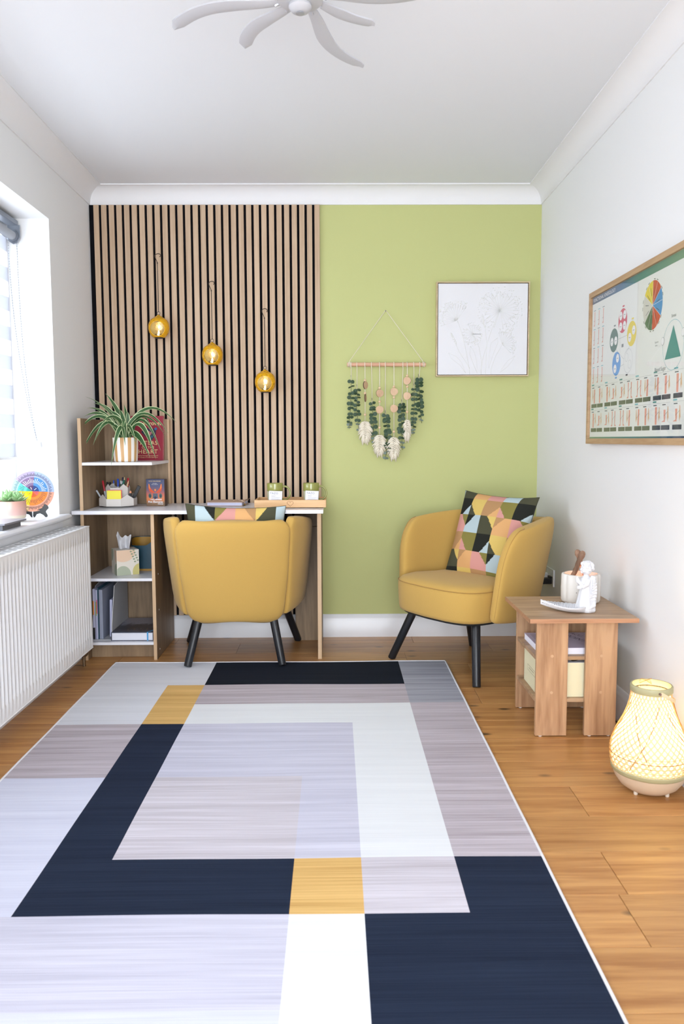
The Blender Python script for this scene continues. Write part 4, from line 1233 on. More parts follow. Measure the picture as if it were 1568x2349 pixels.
part(wallgrid(1.0, 0.010, lowfront), 'shell', M_teal, bn, smooth=50, local=True)
part(wallgrid(0.955, 0.004, lambda th, x, y: 0.163 if y > -0.02 else 0.125), 'lining', M_och, bn, smooth=50, local=True)
part(MB().prism([rr(2*PI*k/n_) for k in range(n_)], (0, 0, 0), (1, 0, 0), (0, 1, 0), (0, 0, 1), 0.010), 'base', M_och, bn, local=True)

# bottom shelf: magazine file with papers, big boxed book
mf = thing('magazine_file', 'grey card magazine file with cut-away sides on the bottom desk shelf', 'magazine file', (-1.158, 4.07, 0.089))
M_card = mat('grey_file_card', srgb(178, 180, 184), 0.7, bump=0.05, bscale=300); M_cede = mat('white_card_edge', srgb(226, 226, 226), 0.7)
side = [(-0.155, 0.0), (0.13, 0.0), (0.13, 0.285), (-0.06, 0.262), (-0.115, 0.10)]
side = [(-0.150, 0.0), (0.165, 0.0), (0.165, 0.292), (-0.085, 0.262), (-0.148, 0.075)]
for xx in (-0.056, 0.040):
    s = part(MB().prism(side, (xx, 0, 0), (0, 1, 0), (0, 0, 1), (1, 0, 0), 0.0025), 'side_wall', M_card, mf, local=True)
    for a, b in ((2, 3), (3, 4), (4, 0)):
        p, q = side[a], side[b]
        part(MB().tube([(xx+0.00125, p[0], p[1]), (xx+0.00125, q[0], q[1])], 0.0014, 5), 'edge_strip', M_cede, s, local=True)
part(MB().box(-0.056, 0.0425, 0.163, 0.1655, 0, 0.292), 'rear_wall', M_card, mf, local=True)
part(MB().box(-0.0535, 0.040, -0.150, 0.163, 0.0, 0.0025), 'file_floor', M_card, mf, local=True)
def doc(label, x0, x1, h0, d0, m, tilt, tabs=False, nm='document'):
    t = thing(nm, label, 'document', (x0, 4.07-0.150+d0, 0.0916), rot=(0, math.radians(tilt), 0), group='papers in the magazine file')
    part(MB().box(0, x1-x0, 0, 0.22, 0, h0), 'sheets', m, t, local=True, bevel=0.0006, seg=1)
    return t
M_lil = mat('lilac_paper', srgb(196, 198, 226), 0.85); M_grb = mat('blue_grey_folder', srgb(140, 146, 164), 0.7); M_tealf = mat('teal_folder', srgb(44, 82, 100), 0.6); M_blkf = mat('black_binding_comb', (0.01, 0.01, 0.012), 0.5)
t1 = doc('comb-bound lilac document at the left in the magazine file', -1.2100, -1.1985, 0.255, 0.004, M_lil, 0.2)
part(MB().tube([(0.005, -0.004, 0.003), (0.005, -0.004, 0.06)], 0.0055, 10), 'binding_comb', M_blkf, t1, local=True, smooth=40)
for (z0, z1, c) in ((0.125, 0.195, srgb(240, 150, 50)), ):
    part(MB().box(0.001, 0.0055, -0.0025, -0.0005, z0, z1), 'index_tab', mat('orange_tab', c, 0.6), t1, local=True)
t2 = doc('lilac stapled papers with green and pink tabs in the magazine file', -1.1965, -1.1870, 0.250, 0.006, M_lil, 0.2)
part(MB().box(0.001, 0.0045, -0.0025, -0.0005, 0.12, 0.19), 'index_tab', mat('green_tab', srgb(160, 190, 80), 0.6), t2, local=True)
part(MB().box(0.005, 0.0085, -0.0025, -0.0005, 0.13, 0.20), 'index_tab', mat('pink_tab', srgb(230, 70, 130), 0.6), t2, local=True)
doc('dark teal folder standing in the magazine file', -1.1855, -1.1820, 0.262, 0.004, M_tealf, 0.2, nm='folder')
doc('blue-grey ring folder standing in the magazine file', -1.1808, -1.1630, 0.250, 0.010, M_grb, 0.3, nm='folder')
doc('loose lilac pamphlet at the right in the magazine file', -1.1450, -1.1330, 0.190, 0.060, M_lil, 1.5, nm='pamphlet')

ab = thing('boxed_book', 'large dark landscape-cover book with blue elastic on the bottom desk shelf', 'book', (-1.008, 4.065, 0.089))
def art_cover():
    m, nt, p, L = new_mat('smoky_landscape_cover'); N = nt.nodes
    tc = N.new('ShaderNodeTexCoord'); sx = N.new('ShaderNodeSeparateXYZ'); L.new(tc.outputs['Generated'], sx.inputs[0])
    nz = N.new('ShaderNodeTexNoise'); nz.inputs['Scale'].default_value = 4; nz.inputs['Detail'].default_value = 6; nz.inputs['Distortion'].default_value = 1.2; L.new(tc.outputs['Generated'], nz.inputs['Vector'])
    ad = N.new('ShaderNodeMath'); ad.operation = 'MULTIPLY_ADD'; L.new(nz.outputs['Fac'], ad.inputs[0]); ad.inputs[1].default_value = 0.7; L.new(sx.outputs['Y'], ad.inputs[2])
    cr = N.new('ShaderNodeValToRGB'); e = cr.color_ramp.elements
    e[0].position = 0.35; e[0].color = srgb(84, 92, 112); e[1].position = 1.25; e[1].color = srgb(150, 150, 166)
    for pos, c in ((0.55, srgb(58, 52, 62)), (0.72, srgb(48, 48, 58)), (0.85, srgb(64, 64, 80)), (0.98, srgb(136, 138, 156))):
        x = e.new(pos); x.color = c
    L.new(ad.outputs[0], cr.inputs['Fac']); L.new(cr.outputs[0], p.inputs['Base Color']); p.inputs['Roughness'].default_value = 0.35
    return m
M_navb = mat('navy_book_board', srgb(44, 50, 72), 0.45)
part(MB().box(-0.108, 0.108, -0.165, 0.165, 0.0, 0.003), 'back_cover', M_navb, ab, local=True)
part(MB().box(-0.104, 0.098, -0.163, 0.160, 0.0032, 0.0395), 'page_block', mat('white_page_edges', srgb(224, 226, 236), 0.8), ab, local=True)
part(MB().box(-0.108, 0.108, -0.165, 0.165, 0.0398, 0.0430), 'front_cover', art_cover(), ab, local=True, bevel=0.0006, seg=1)
part(MB().box(-0.108, -0.1045, -0.165, 0.165, 0.003, 0.0398), 'spine', M_navb, ab, local=True)
part(MB().box(0.0985, 0.108, -0.160, 0.165, 0.003, 0.0398), 'flap', M_navb, ab, local=True)
M_elast = mat('sky_blue_elastic', srgb(84, 160, 214), 0.6)
part(MB().box(0.070, 0.077, -0.1665, -0.1645, 0.001, 0.0442).obox((0.0915, -0.125, 0.0438), (0.46, 0.89, 0), (-0.89, 0.46, 0), (0, 0, 1), 0.046, 0.003, 0.0006), 'elastic_band', M_elast, ab, local=True)
rg = random.Random(5)
pr = Print(mw(ab) @ Vector((0, 0, 0.0432)), (1, 0, 0), (0, 1, 0))
M_flk = mat('gold_fleck_print', srgb(196, 160, 100), 0.5); M_pine = mat('pine_green_print', srgb(48, 84, 82), 0.5)
for k in range(26): pr.disc(rg.uniform(-0.04, 0.06), rg.uniform(-0.145, -0.075), rg.uniform(0.001, 0.003), M_flk, 1, n=7)
for k in range(9): pr.shape([(0.045+rg.uniform(-.01, .01), 0.06+0.01*k), (0.10, 0.062+0.01*k), (0.10, 0.068+0.01*k)], M_pine, 1)
pr.build('cover_art', ab)

# ================================================================== WINDOW SILL
SZ = WZ0 + 0.0004
wh = thing('emotion_wheel', 'round rainbow coloured feelings wheel chart on a black easel in the window', 'wheel chart', (-1.338, 3.555, SZ+0.03))
# disc faces the camera, leaning back a little
nrm = Vector((0.20, -0.96, 0.20)).normalized()
dux = Vector((0, 0, 1)).cross(nrm); dux = (-dux).normalized() if dux.x < 0 else dux.normalized()
duy = nrm.cross(dux)
WC = Vector((-1.340, 3.540, SZ+0.117)); WR = 0.0905
mb = MB().prism([(WR*math.cos(2*PI*k/64), WR*math.sin(2*PI*k/64)) for k in range(64)], WC-nrm*0.003, dux, duy, nrm, 0.003)
part(mb, 'disc', mat('white_card_disc', srgb(226, 224, 236), 0.5), wh)
pr = Print(WC, dux, duy, step=0.00015)
A = lambda d: math.radians(d)
secs = [(84, 143, (112, 94, 122), (150, 140, 166), (78, 58, 88)), (-3, 84, (76, 122, 168), (146, 160, 190), (48, 66, 112)), (143, 178, (84, 168, 160), (142, 182, 188), (54, 146, 140)),
        (178, 258, (206, 176, 42), (196, 164, 120), (200, 168, 34)), (258, 357, (204, 118, 58), (194, 142, 120), (200, 86, 46))]
for a0, a1, c1, c2, c3 in secs:
    pr.sector(0, 0, 0.0, WR, A(a0), A(a1), mat('wheel_%d_%d_%d' % c2, srgb(*c2), 0.8, spec=0.1), 1, n=14)
    pr.sector(0, 0, 0.0, WR*0.70, A(a0), A(a1), mat('wheel_%d_%d_%d' % c1, srgb(*c1), 0.8, spec=0.1), 2, n=14)
    pr.sector(0, 0, 0.0, WR*0.29, A(a0), A(a1), mat('wheel_%d_%d_%d' % c3, srgb(*c3), 0.8, spec=0.1), 3, n=10)
pr.sector(0, 0, 0.0, WR*0.29, A(312), A(357), mat('wheel_red', srgb(222, 70, 62), 0.5), 4, n=6)
M_wtxt = mat('wheel_lettering', srgb(52, 48, 60), 0.8)
for k in range(96):
    a = 2*PI*k/96; L0 = 0.76; L1 = 0.76+0.16*(0.75+0.25*math.sin(k*2.3))
    pr.line(WR*L0*math.cos(a), WR*L0*math.sin(a), WR*L1*math.cos(a), WR*L1*math.sin(a), 0.0019, M_wtxt, 5)
for k in range(44):
    a = 2*PI*k/44+0.05; L1 = 0.52+0.14*(0.6+0.4*math.sin(k*1.7))
    lt = A(-3) < (a if a < PI*1.9 else a-2*PI) < A(143)
    pr.line(WR*0.42*math.cos(a), WR*0.42*math.sin(a), WR*L1*math.cos(a), WR*L1*math.sin(a), 0.0016, M_inkw if lt else M_wtxt, 5)
for a, c in ((114, 1), (40, 1), (160, 0), (218, 0), (285, 0), (335, 0)):
    pr.line(WR*0.10*math.cos(A(a)), WR*0.10*math.sin(A(a)), WR*0.23*math.cos(A(a)), WR*0.23*math.sin(A(a)), 0.0015, M_inkw if c else M_wtxt, 5)
pr.build('printed_wheel', wh)
ea = thing('plate_easel', 'small black plastic easel holding the feelings wheel on the sill', 'easel', (-1.335, 3.545, SZ))
M_blkp = mat('black_easel_plastic', srgb(22, 26, 28), 0.35)
shape = [(0.004, 0.030), (0.020, 0.036), (0.040, 0.044), (0.048, 0.058), (0.053, 0.060), (0.064, 0.052), (0.067, 0.042), (0.058, 0.033), (0.054, 0.026), (0.062, 0.010), (0.060, 0.003), (0.052, 0.002), (0.044, 0.012), (0.030, 0.020), (0.016, 0.016), (0.008, 0.003), (0.002, 0.002)]
for s in (-1, 1):
    o3 = Vector((-1.338, 3.530, SZ))
    pts = [(s*x, y) for x, y in shape]
    if s < 0: pts = pts[::-1]
    mb = MB().prism(pts, o3-Vector(nrm.x and (0, 0, 0)), dux, (0, 0, 1), (nrm.x, nrm.y, 0), 0.007)
    part(mb, 'foot_bracket', M_blkp, ea, bevel=0.001)
mb = MB().obox(Vector((-1.345, 3.575, SZ+0.045)), dux, (nrm.x, nrm.y, 0.0), (0, 0.28, 0.96), 0.006, 0.003, 0.043)
part(mb, 'rear_strut', M_blkp, ea)

sc_ = thing('succulent_plant', 'green rosette succulent in a pink and cream pot on the window sill', 'potted plant', (-1.372, 3.375, SZ))
PRs, PHs = 0.062, 0.088
def potmat():
    m, nt, p, L = new_mat('pink_cream_glaze'); N = nt.nodes
    tc = N.new('ShaderNodeTexCoord'); sx = N.new('ShaderNodeSeparateXYZ'); L.new(tc.outputs['Object'], sx.inputs[0])
    cr = N.new('ShaderNodeValToRGB'); e = cr.color_ramp.elements
    e[0].position = 0.026; e[0].color = srgb(216, 206, 186); e[1].position = 0.030; e[1].color = srgb(214, 178, 172)
    x = e.new(0.085); x.color = srgb(206, 158, 142)
    L.new(sx.outputs['Z'], cr.inputs['Fac']); L.new(cr.outputs[0], p.inputs['Base Color']); p.inputs['Roughness'].default_value = 0.3
    return m
part(MB().lathe([(PRs*0.80, 0.010), (PRs*0.93, 0.014), (PRs*0.97, 0.022), (PRs, PHs-0.002), (PRs*0.99, PHs), (PRs*0.94, PHs), (PRs*0.93, PHs-0.012), (0.002, PHs-0.012)], n=36), 'pot', potmat(), sc_, smooth=40, local=True)
for k in range(3):
    a = 2*PI*k/3+0.5
    part(MB().lathe([(0.006, 0.0), (0.0075, 0.002), (0.0085, 0.013)], (0.042*math.cos(a), 0.042*math.sin(a), 0), 10), 'foot', mat('cream_glaze', srgb(210, 200, 180), 0.3), sc_, smooth=40, local=True)
part(MB().lathe([(0.002, 0.002), (PRs*0.92, 0.0)], (0, 0, PHs-0.010), 20, caps=False), 'soil', M_soil, sc_, smooth=180, local=True)
M_succ = mat('succulent_green', srgb(138, 176, 124), 0.45, var=0.15, vscale=25)
def succ_leaf(L_, w, th):
    def f(u, v, s): pass
    mb = MB(); n1, n2 = 10, 10
    for j in range(n1+1):
        t = j/n1
        ww = w*(0.35+0.75*math.sin(PI*min(1, t*0.85+0.08)))*(1-t**5) + 0.0004
        for k in range(n2):
            a = 2*PI*k/n2
            mb.v.append((ww*math.cos(a), L_*t, th*math.sin(a)*(1-t*0.6)*(1-t**6) + 0.012*t*t))
    for j in range(n1):
        for k in range(n2): mb.face((j*n2+k, j*n2+(k+1) % n2, (j+1)*n2+(k+1) % n2, (j+1)*n2+k))
    mb.face(list(range(n2))[::-1]); mb.face([n1*n2+k for k in range(n2)])
    return mk_mesh(mb, 'leaf', M_succ, smooth=180)
sl = succ_leaf(0.058, 0.012, 0.005)
rg = random.Random(2)
for cx, cy, sz in ((-0.012, -0.006, 1.0), (0.030, 0.004, 0.85), (0.0, 0.030, 0.8)):
    for ringi, (nl, el) in enumerate(((7, 18), (6, 42), (4, 68))):
        for k in range(nl):
            a = 2*PI*k/nl+ringi*0.5+cx*40
            M = Matrix.Translation((cx, cy, PHs-0.006+0.006*ringi)) @ Matrix.Rotation(a, 4, 'Z') @ Matrix.Rotation(math.radians(el+rg.uniform(-6, 6)), 4, 'X') @ Matrix.Scale(sz*(1-0.1*ringi)*rg.uniform(.85, 1.08), 4)
            inst(sl, 'leaf', sc_, M)
mb = MB().box(-1.372, -1.262, 3.02, 3.195, SZ, SZ+0.020)
sb = thing('slate_tray', 'low dark grey stone tray at the near end of the window sill', 'tray', (-1.32, 3.10, SZ))
part(mb, 'base', mat('dark_grey_stone', srgb(92, 94, 100), 0.5), sb, bevel=0.001)
part(MB().box(-1.378, -1.250, 3.01, 3.225, SZ+0.0203, SZ+0.027), 'lid', mat('grey_stone_lid', srgb(120, 120, 128), 0.4), sb, bevel=0.001)

# ================================================================== AMBER LANTERNS ON THE SLATS
def amber():
    m, nt, p, L = new_mat('amber_hammered_glass'); N = nt.nodes
    p.inputs['Base Color'].default_value = srgb(238, 178, 20); p.inputs['Metallic'].default_value = 0.35; p.inputs['Roughness'].default_value = 0.14
    tc = N.new('ShaderNodeTexCoord'); v = N.new('ShaderNodeTexVoronoi'); v.inputs['Scale'].default_value = 95
    L.new(tc.outputs['Object'], v.inputs['Vector'])
    b = N.new('ShaderNodeBump'); b.inputs['Strength'].default_value = 0.9; b.inputs['Distance'].default_value = 0.004
    L.new(v.outputs['Distance'], b.inputs['Height']); L.new(b.outputs['Normal'], p.inputs['Normal'])
    return m
M_amb = amber()
M_silv = mat('mercury_silver_lining', srgb(226, 208, 160), 0.25, metal=0.7, bump=0.8, bscale=90)
M_wire = mat('dark_bronze_wire', srgb(70, 62, 56), 0.4, metal=0.7)
M_tin = mat('tea_light_tin', srgb(206, 190, 150), 0.25, metal=0.9)
M_wax = mat('glowing_wax', srgb(250, 236, 190), 0.6, emit=(1.0, 0.80, 0.45), estr=0.8)
M_flame = mat('candle_flame', (1, .95, .8), 0.5, emit=(1.0, 0.86, 0.55), estr=4.0)
LR = 0.054
def lantern_profile(t):   # t 0 bottom .. 1 apex
    z = -0.052 + 0.118*t
    if t < 0.78:
        a = math.asin(max(-1, min(1, (z-0.0)/0.0585)))
        r = LR*math.cos(a*0.98)**0.9
    else:
        s = (t-0.78)/0.22
        r0 = LR*math.cos(math.asin((-0.052+0.118*0.78)/0.0585)*0.98)**0.9
        r = r0*(1-s)**1.05 + 0.0025*s
    return r, z
def lantern(label, x, z):
    t = thing('hanging_tealight_lantern', label, 'lantern', (x, 4.232, z), group='amber lanterns hanging on the slats')
    mb = MB(); nu, nv = 48, 30; HO = Vector((0.0, -1.0, -0.16)).normalized(); inside = []
    P = []
    for j in range(nv+1):
        r, zz = lantern_profile(j/nv)
        for k in range(nu):
            a = 2*PI*k/nu; P.append((r*math.cos(a), r*math.sin(a), zz))
    mb.v = P[:]; inner = MB(); inner.v = [(p[0]*0.965, p[1]*0.965, p[2]*0.97) for p in P]
    for j in range(nv):
        for k in range(nu):
            q = (j*nu+k, j*nu+(k+1) % nu, (j+1)*nu+(k+1) % nu, (j+1)*nu+k)
            c = sum((Vector(P[i]) for i in q), Vector())/4
            if Vector((c.x, c.y, c.z+0.004)).normalized().dot(HO) > 0.70: continue
            mb.face(q); inner.face(q[::-1])
    part(mb, 'globe', M_amb, t, smooth=180, local=True)
    part(inner, 'lining', M_silv, t, smooth=180, local=True)
    # rolled rim of the round opening
    s1 = HO.orthogonal().normalized(); s2 = HO.cross(s1); rim = []
    for k in range(40):
        a = 2*PI*k/40
        d = (HO*0.70+(s1*math.cos(a)+s2*math.sin(a))*0.714).normalized()
        rim.append(tuple(d*0.0545*1.0 + Vector((0, 0, -0.003))))
    part(MB().tube(rim, 0.0018, 6, closed=True), 'rim', M_amb, t, smooth=180, local=True)
    part(MB().lathe([(0.018, -0.056), (0.022, -0.054), (0.022, -0.050), (0.004, -0.050)], n=24), 'base_cap', M_wire, t, smooth=40, local=True)
    part(MB().lathe([(0.002, -0.0495), (0.0185, -0.0495), (0.0190, -0.0485), (0.0190, -0.0345), (0.0178, -0.0345), (0.0175, -0.0365)], (0, -0.006, 0), 24, caps=False), 'tealight_cup', M_tin, t, smooth=40, local=True)
    part(MB().lathe([(0.0176, -0.0375), (0.0174, -0.0345), (0.002, -0.0340)], (0, -0.006, 0), 20), 'wax', M_wax, t, smooth=180, local=True)
    part(MB().lathe([(0.0005, -0.0345), (0.0042, -0.031), (0.0050, -0.027), (0.0032, -0.021), (0.0004, -0.014)], (0, -0.006, 0), 14), 'flame', M_flame, t, smooth=180, local=True)
    ring = [(0.008*math.cos(2*PI*k/20), 0, 0.0735+0.0078*math.sin(2*PI*k/20)) for k in range(20)]
    part(MB().tube(ring, 0.0013, 6, closed=True), 'ring', M_wire, t, smooth=180, local=True)
    mb = MB(); n_ = 62
    for k in range(n_):
        zz = 0.081+0.245*k/(n_-1)
        mb.ball((0.0004*(k % 2), 0.0004*((k+1) % 2), zz), 0.0024, 5, 4)
    part(mb, 'chain', M_wire, t, smooth=180, local=True, kind='stuff')
    hk = []
    for k in range(8): hk.append((0.0018*math.cos(2*PI*k/8+PI/2), 0, 0.329+0.0022*math.sin(2*PI*k/8+PI/2)))
    hk += [(0.0, 0, 0.3315), (-0.006, 0.001, 0.345), (-0.0125, 0.002, 0.362)]
    for k in range(13):
        a = PI - PI*1.15*k/12
        hk.append((0.0005+0.0132*math.cos(a), 0.003+0.030*math.sin(PI*k/12), 0.368+0.0150*math.sin(a)))
    part(MB().tube(hk, 0.0019, 6), 'hook', M_wire, t, smooth=180, local=True)
    l = bpy.data.lights.new('tealight_glow', 'POINT'); l.energy = 0.022; l.color = (1.0, 0.78, 0.42); l.shadow_soft_size = 0.006
    lo = bpy.data.objects.new('tealight_glow', l); COL.objects.link(lo); lo.parent = t; lo.location = (0, -0.006, -0.006)
    return t
lantern('highest amber glass tealight lantern, leftmost on the slats', -0.913, 1.668)
lantern('middle amber glass tealight lantern on the slats', -0.637, 1.527)
lantern('lowest amber glass tealight lantern, rightmost on the slats', -0.363, 1.386)

# ================================================================== MACRAME WALL HANGING
HY = 4.296
wh2 = thing('wall_hanging', 'macrame and eucalyptus hanging on a wooden rod on the green wall', 'wall hanging', (0.277, YB, 1.48))
M_dowel = wood('peach_dowel', srgb(206, 156, 128), srgb(222, 178, 150), 'X', 1.5, 0.6, stretch=20)
M_cot = mat('cream_cotton_cord', srgb(232, 224, 206), 0.95, bump=0.3, bscale=500)
M_bead = mat('pale_wooden_bead', srgb(226, 196, 160), 0.5)
M_slice = wood('wood_slice_face', srgb(196, 160, 128), srgb(216, 184, 152), 'Y', 3.0, 0.7, stretch=2.0)
M_bark = mat('wood_slice_bark', srgb(86, 58, 50), 0.85, bump=0.5, bscale=150)
M_euc = mat('eucalyptus_leaf', srgb(56, 80, 58), 0.6, var=0.22, vscale=30)
M_eucb = mat('eucalyptus_grey_tip', srgb(112, 128, 118), 0.65, var=0.15, vscale=40)
M_stem = mat('eucalyptus_stem', srgb(74, 82, 66), 0.7)
part(MB().tube([(0.068, HY, 1.481), (0.487, HY, 1.479)], 0.0105, 18), 'rod', M_dowel, wh2, smooth=50)
part(MB().tube([(0.078, HY-0.011, 1.486), (0.082, HY-0.002, 1.500), (0.2735, 4.3155, 1.766), (0.276, 4.316, 1.766), (0.470, HY-0.002, 1.500), (0.474, HY-0.011, 1.486)], 0.0016, 6), 'hanging_cord', M_cot, wh2, smooth=180)
part(MB().tube([(0.2747, 4.323, 1.764), (0.2747, 4.312, 1.765)], 0.0018, 8), 'nail', M_wire, wh2)
def hx(px): return 0.069 + (px-796.3)*(0.486-0.069)/(975-796.3)      # read along the rod
def hz(py): return 1.481 - (py-836.0)*0.002319
def cl(cxp, cyp): return 770+cxp*0.16606, 690+cyp*0.16602           # detail sheet -> photo measure
def wrap(x, name='cord_loop'):
    pts = [(x, HY+0.0125*math.cos(2*PI*k/14), 1.480+0.0125*math.sin(2*PI*k/14)) for k in range(14)]
    part(MB().tube(pts, 0.0020, 5, closed=True), name, M_cot, wh2, smooth=180)
for cx in (172, 190, 206, 1200, 1216): wrap(hx(cl(cx, 0)[0]))
def disc_leaf(r):
    mb = MB(); n_ = 9
    mb.v.append((0, r*1.0, 0.002))
    for k in range(n_):
        a = 2*PI*k/n_; mb.v.append((r*math.cos(a), r+r*1.05*math.sin(a), 0.0010*math.cos(2*a)))
    for k in range(n_): mb.face((0, 1+k, 1+(k+1) % n_))
    return mk_mesh(mb, 'leaf', M_euc, smooth=180)
LEAF = disc_leaf(0.0105)
LEAFB = LEAF.copy(); LEAFB.materials.clear(); LEAFB.materials.append(M_eucb)
rg = random.Random(11)
def strand_euc(rodx, zbeg, path, n_leaf, size=1.0, tip=0.2):
    """a cord from the rod, then a hanging eucalyptus twig with paired round leaves"""
    p = [(hx(cl(a, 0)[0]), hz(cl(0, b)[1])) for a, b in path]
    wrap(rodx)
    pts = [Vector((x, HY-0.004, z)) for x, z in p]
    dense = []
    for a, b in zip(pts[:-1], pts[1:]):
        for k in range(8): dense.append(a.lerp(b, k/8))
    dense.append(pts[-1])
    t = part(MB().tube([(rodx, HY-0.0125, 1.478), (rodx+0.001, HY-0.008, 1.46), (pts[0].x, HY-0.004, pts[0].z-0.01)], 0.0017, 5), 'eucalyptus_strand', M_cot, wh2, smooth=180)
    part(MB().tube([Vector((pts[0].x-0.002, HY-0.006, pts[0].z+0.018))]+dense, [0.0012]*(len(dense)+1), 5), 'twig', M_stem, t, smooth=180)
    for k in range(n_leaf):
        u = (k+0.4)/n_leaf; i = min(int(u*(len(dense)-1)), len(dense)-2); q = dense[i].lerp(dense[i+1], u*(len(dense)-1)-i)
        sz = size*(1.0-0.5*max(0, (u-0.72)/0.28))*rg.uniform(0.85, 1.2)
        for s in (-1, 1):
            a = s*math.radians(rg.uniform(40, 105)) 
            M = Matrix.Translation(q+Vector((0, -0.002-0.004*rg.random(), rg.uniform(-.004, .004)))) @ Matrix.Rotation(PI/2+math.radians(rg.uniform(-38, 38)), 4, 'X') @ Matrix.Rotation(PI+a, 4, 'Z') @ Matrix.Rotation(math.radians(rg.uniform(-35, 35)), 4, 'Y') @ Matrix.Scale(sz, 4)
            inst(LEAFB if u > 1-tip else LEAF, 'leaf', t, mw(t).inverted() @ M)
strand_euc(hx(cl(210, 0)[0]), 0, [(212, 1075), (210, 1290), (200, 1480), (190, 1660), (180, 1770)], 11, 0.95)
strand_euc(hx(cl(290, 0)[0]), 0, [(292, 1200), (296, 1340), (285, 1480), (300, 1640), (318, 1810)], 10, 0.9)
strand_euc(hx(cl(490, 0)[0]), 0, [(500, 1390), (505, 1500), (518, 1650), (520, 1830), (525, 1970)], 10, 1.0)
strand_euc(hx(cl(680, 0)[0]), 0, [(683, 1560), (700, 1680), (715, 1830), (712, 2010), (680, 2200)], 11, 1.05)
strand_euc(hx(cl(922, 0)[0]), 0, [(910, 1410), (900, 1540), (905, 1700), (905, 1870), (925, 2060)], 11, 1.0)
strand_euc(hx(cl(1070, 0)[0]), 0, [(1075, 1190), (1085, 1380), (1075, 1560), (1070, 1720), (1065, 1850)], 11, 0.85)
strand_euc(hx(cl(1155, 0)[0]), 0, [(1140, 1060), (1150, 1200), (1160, 1350), (1165, 1500), (1185, 1690)], 11, 1.0, 0.12)
def wood_slice(M, parent, r):
    s = inst(SLICE, 'wood_slice', parent, M); 
    return s
mb = MB(); n_ = 22
for z in (0, 0.005):
    for k in range(n_):
        a = 2*PI*k/n_; r = 0.0205*(1+0.04*math.sin(3*a+1)); mb.v.append((r*math.cos(a), r*math.sin(a), z))
mb.cur = 0; mb.face(list(range(n_))[::-1]); mb.face([n_+k for k in range(n_)])
mb.cur = 1
for k in range(n_): mb.face((k, (k+1) % n_, n_+(k+1) % n_, n_+k))
SLICE = mk_mesh(mb, 'wood_slice', [M_slice, M_bark])
mb = MB().ball((0, 0, 0), 0.0072, 12, 8)
BEAD = mk_mesh(mb, 'bead', M_bead, smooth=180)
def feather(cx, ztop, zbot, hw, parent):
    """knotted cotton feather: spine and combed fringe"""
    mb = MB(); rg2 = random.Random(int(cx*1000))
    H_ = ztop-zbot
    for k in range(34):
        u = k/33
        for s in (-1, 1):
            y0_ = HY-0.005-0.006*rg2.random()
            rootz = ztop-0.004-u*H_*0.72
            w = hw*(0.62+0.45*math.sin(PI*min(1, u*0.95+0.15)))*rg2.uniform(0.76, 1.12)*(1 if u < 0.75 else 1-1.6*(u-0.75))
            drop = H_*(0.10+0.18*u)
            p0 = Vector((cx, y0_, rootz)); p1 = Vector((cx+s*w*0.65, y0_-0.004*math.sin(u*9), rootz-drop*0.28)); p2 = Vector((cx+s*w, y0_, rootz-drop))
            mb.tube([p0, p0.lerp(p1, 0.5)+Vector((0, -0.002, 0.002)), p1, p2], [0.0026, 0.0034, 0.0034, 0.0018], 5)
    for k in range(14):
        x = cx+hw*0.55*(k/13-0.5)*2
        mb.tube([(x*0.6+cx*0.4, HY-0.006, ztop-H_*0.62), (x, HY-0.006-0.003*rg2.random(), zbot+0.02*abs(k/13-0.5)*2+0.008*rg2.random())], [0.0032, 0.0016], 5)
    f = part(mb, 'cotton_feather', M_cot, parent, smooth=180, kind='stuff')
    kn = MB()
    for k in range(7):
        z = ztop-0.004-k*H_*0.085
        kn.ball((cx-0.004, HY-0.014, z), 0.0048, 8, 6, (1.2, 1, .75)); kn.ball((cx+0.004, HY-0.014, z-0.003), 0.0048, 8, 6, (1.2, 1, .75))
    part(kn, 'knots', M_cot, f, smooth=180, kind='stuff')
def strand_bead(rx, items, ftop, fbot, hw, turn):
    x = hx(cl(rx, 0)[0]); wrap(x)
    ztop = hz(cl(0, ftop)[1]); zbot = hz(cl(0, fbot)[1])
    t = part(MB().tube([(x, HY-0.0125, 1.478), (x+0.0005, HY-0.010, 1.46), (x+0.001, HY-0.008, 1.40), (x+0.001, HY-0.008, ztop)], 0.0019, 6), 'beaded_cord', M_cot, wh2, smooth=180)
    for kind, yy in items:
        z = hz(cl(0, yy)[1])
        if kind == 'b': inst(BEAD, 'bead', t, mw(t).inverted() @ Matrix.Translation((x+0.001, HY-0.008, z)))
        else:
            M = Matrix.Translation((x+0.001, HY-0.010, z)) @ Matrix.Rotation(turn[0 if yy < 1300 else 1], 4, 'Z') @ Matrix.Rotation(PI/2, 4, 'X')
            inst(SLICE, 'wood_slice', t, mw(t).inverted() @ M)
    feather(x+0.001, ztop, zbot, hw, t)
strand_bead(400, [('b', 1100), ('s', 1165), ('b', 1275), ('s', 1340), ('b', 1570)], 1660, 1985, 0.0345, (0.95, 1.35))
strand_bead(600, [('b', 1205), ('s', 1277), ('b', 1392), ('s', 1503), ('b', 1750)], 1850, 2160, 0.0340, (0.25, 0.0))
strand_bead(798, [('b', 1188), ('s', 1257), ('b', 1333), ('s', 1488), ('b', 1807)], 1880, 2215, 0.0330, (0.0, 0.0))
strand_bead(980, [('b', 1038), ('s', 1107), ('b', 1187), ('s', 1315), ('b', 1535)], 1640, 1955, 0.0210, (-0.35, -0.3))

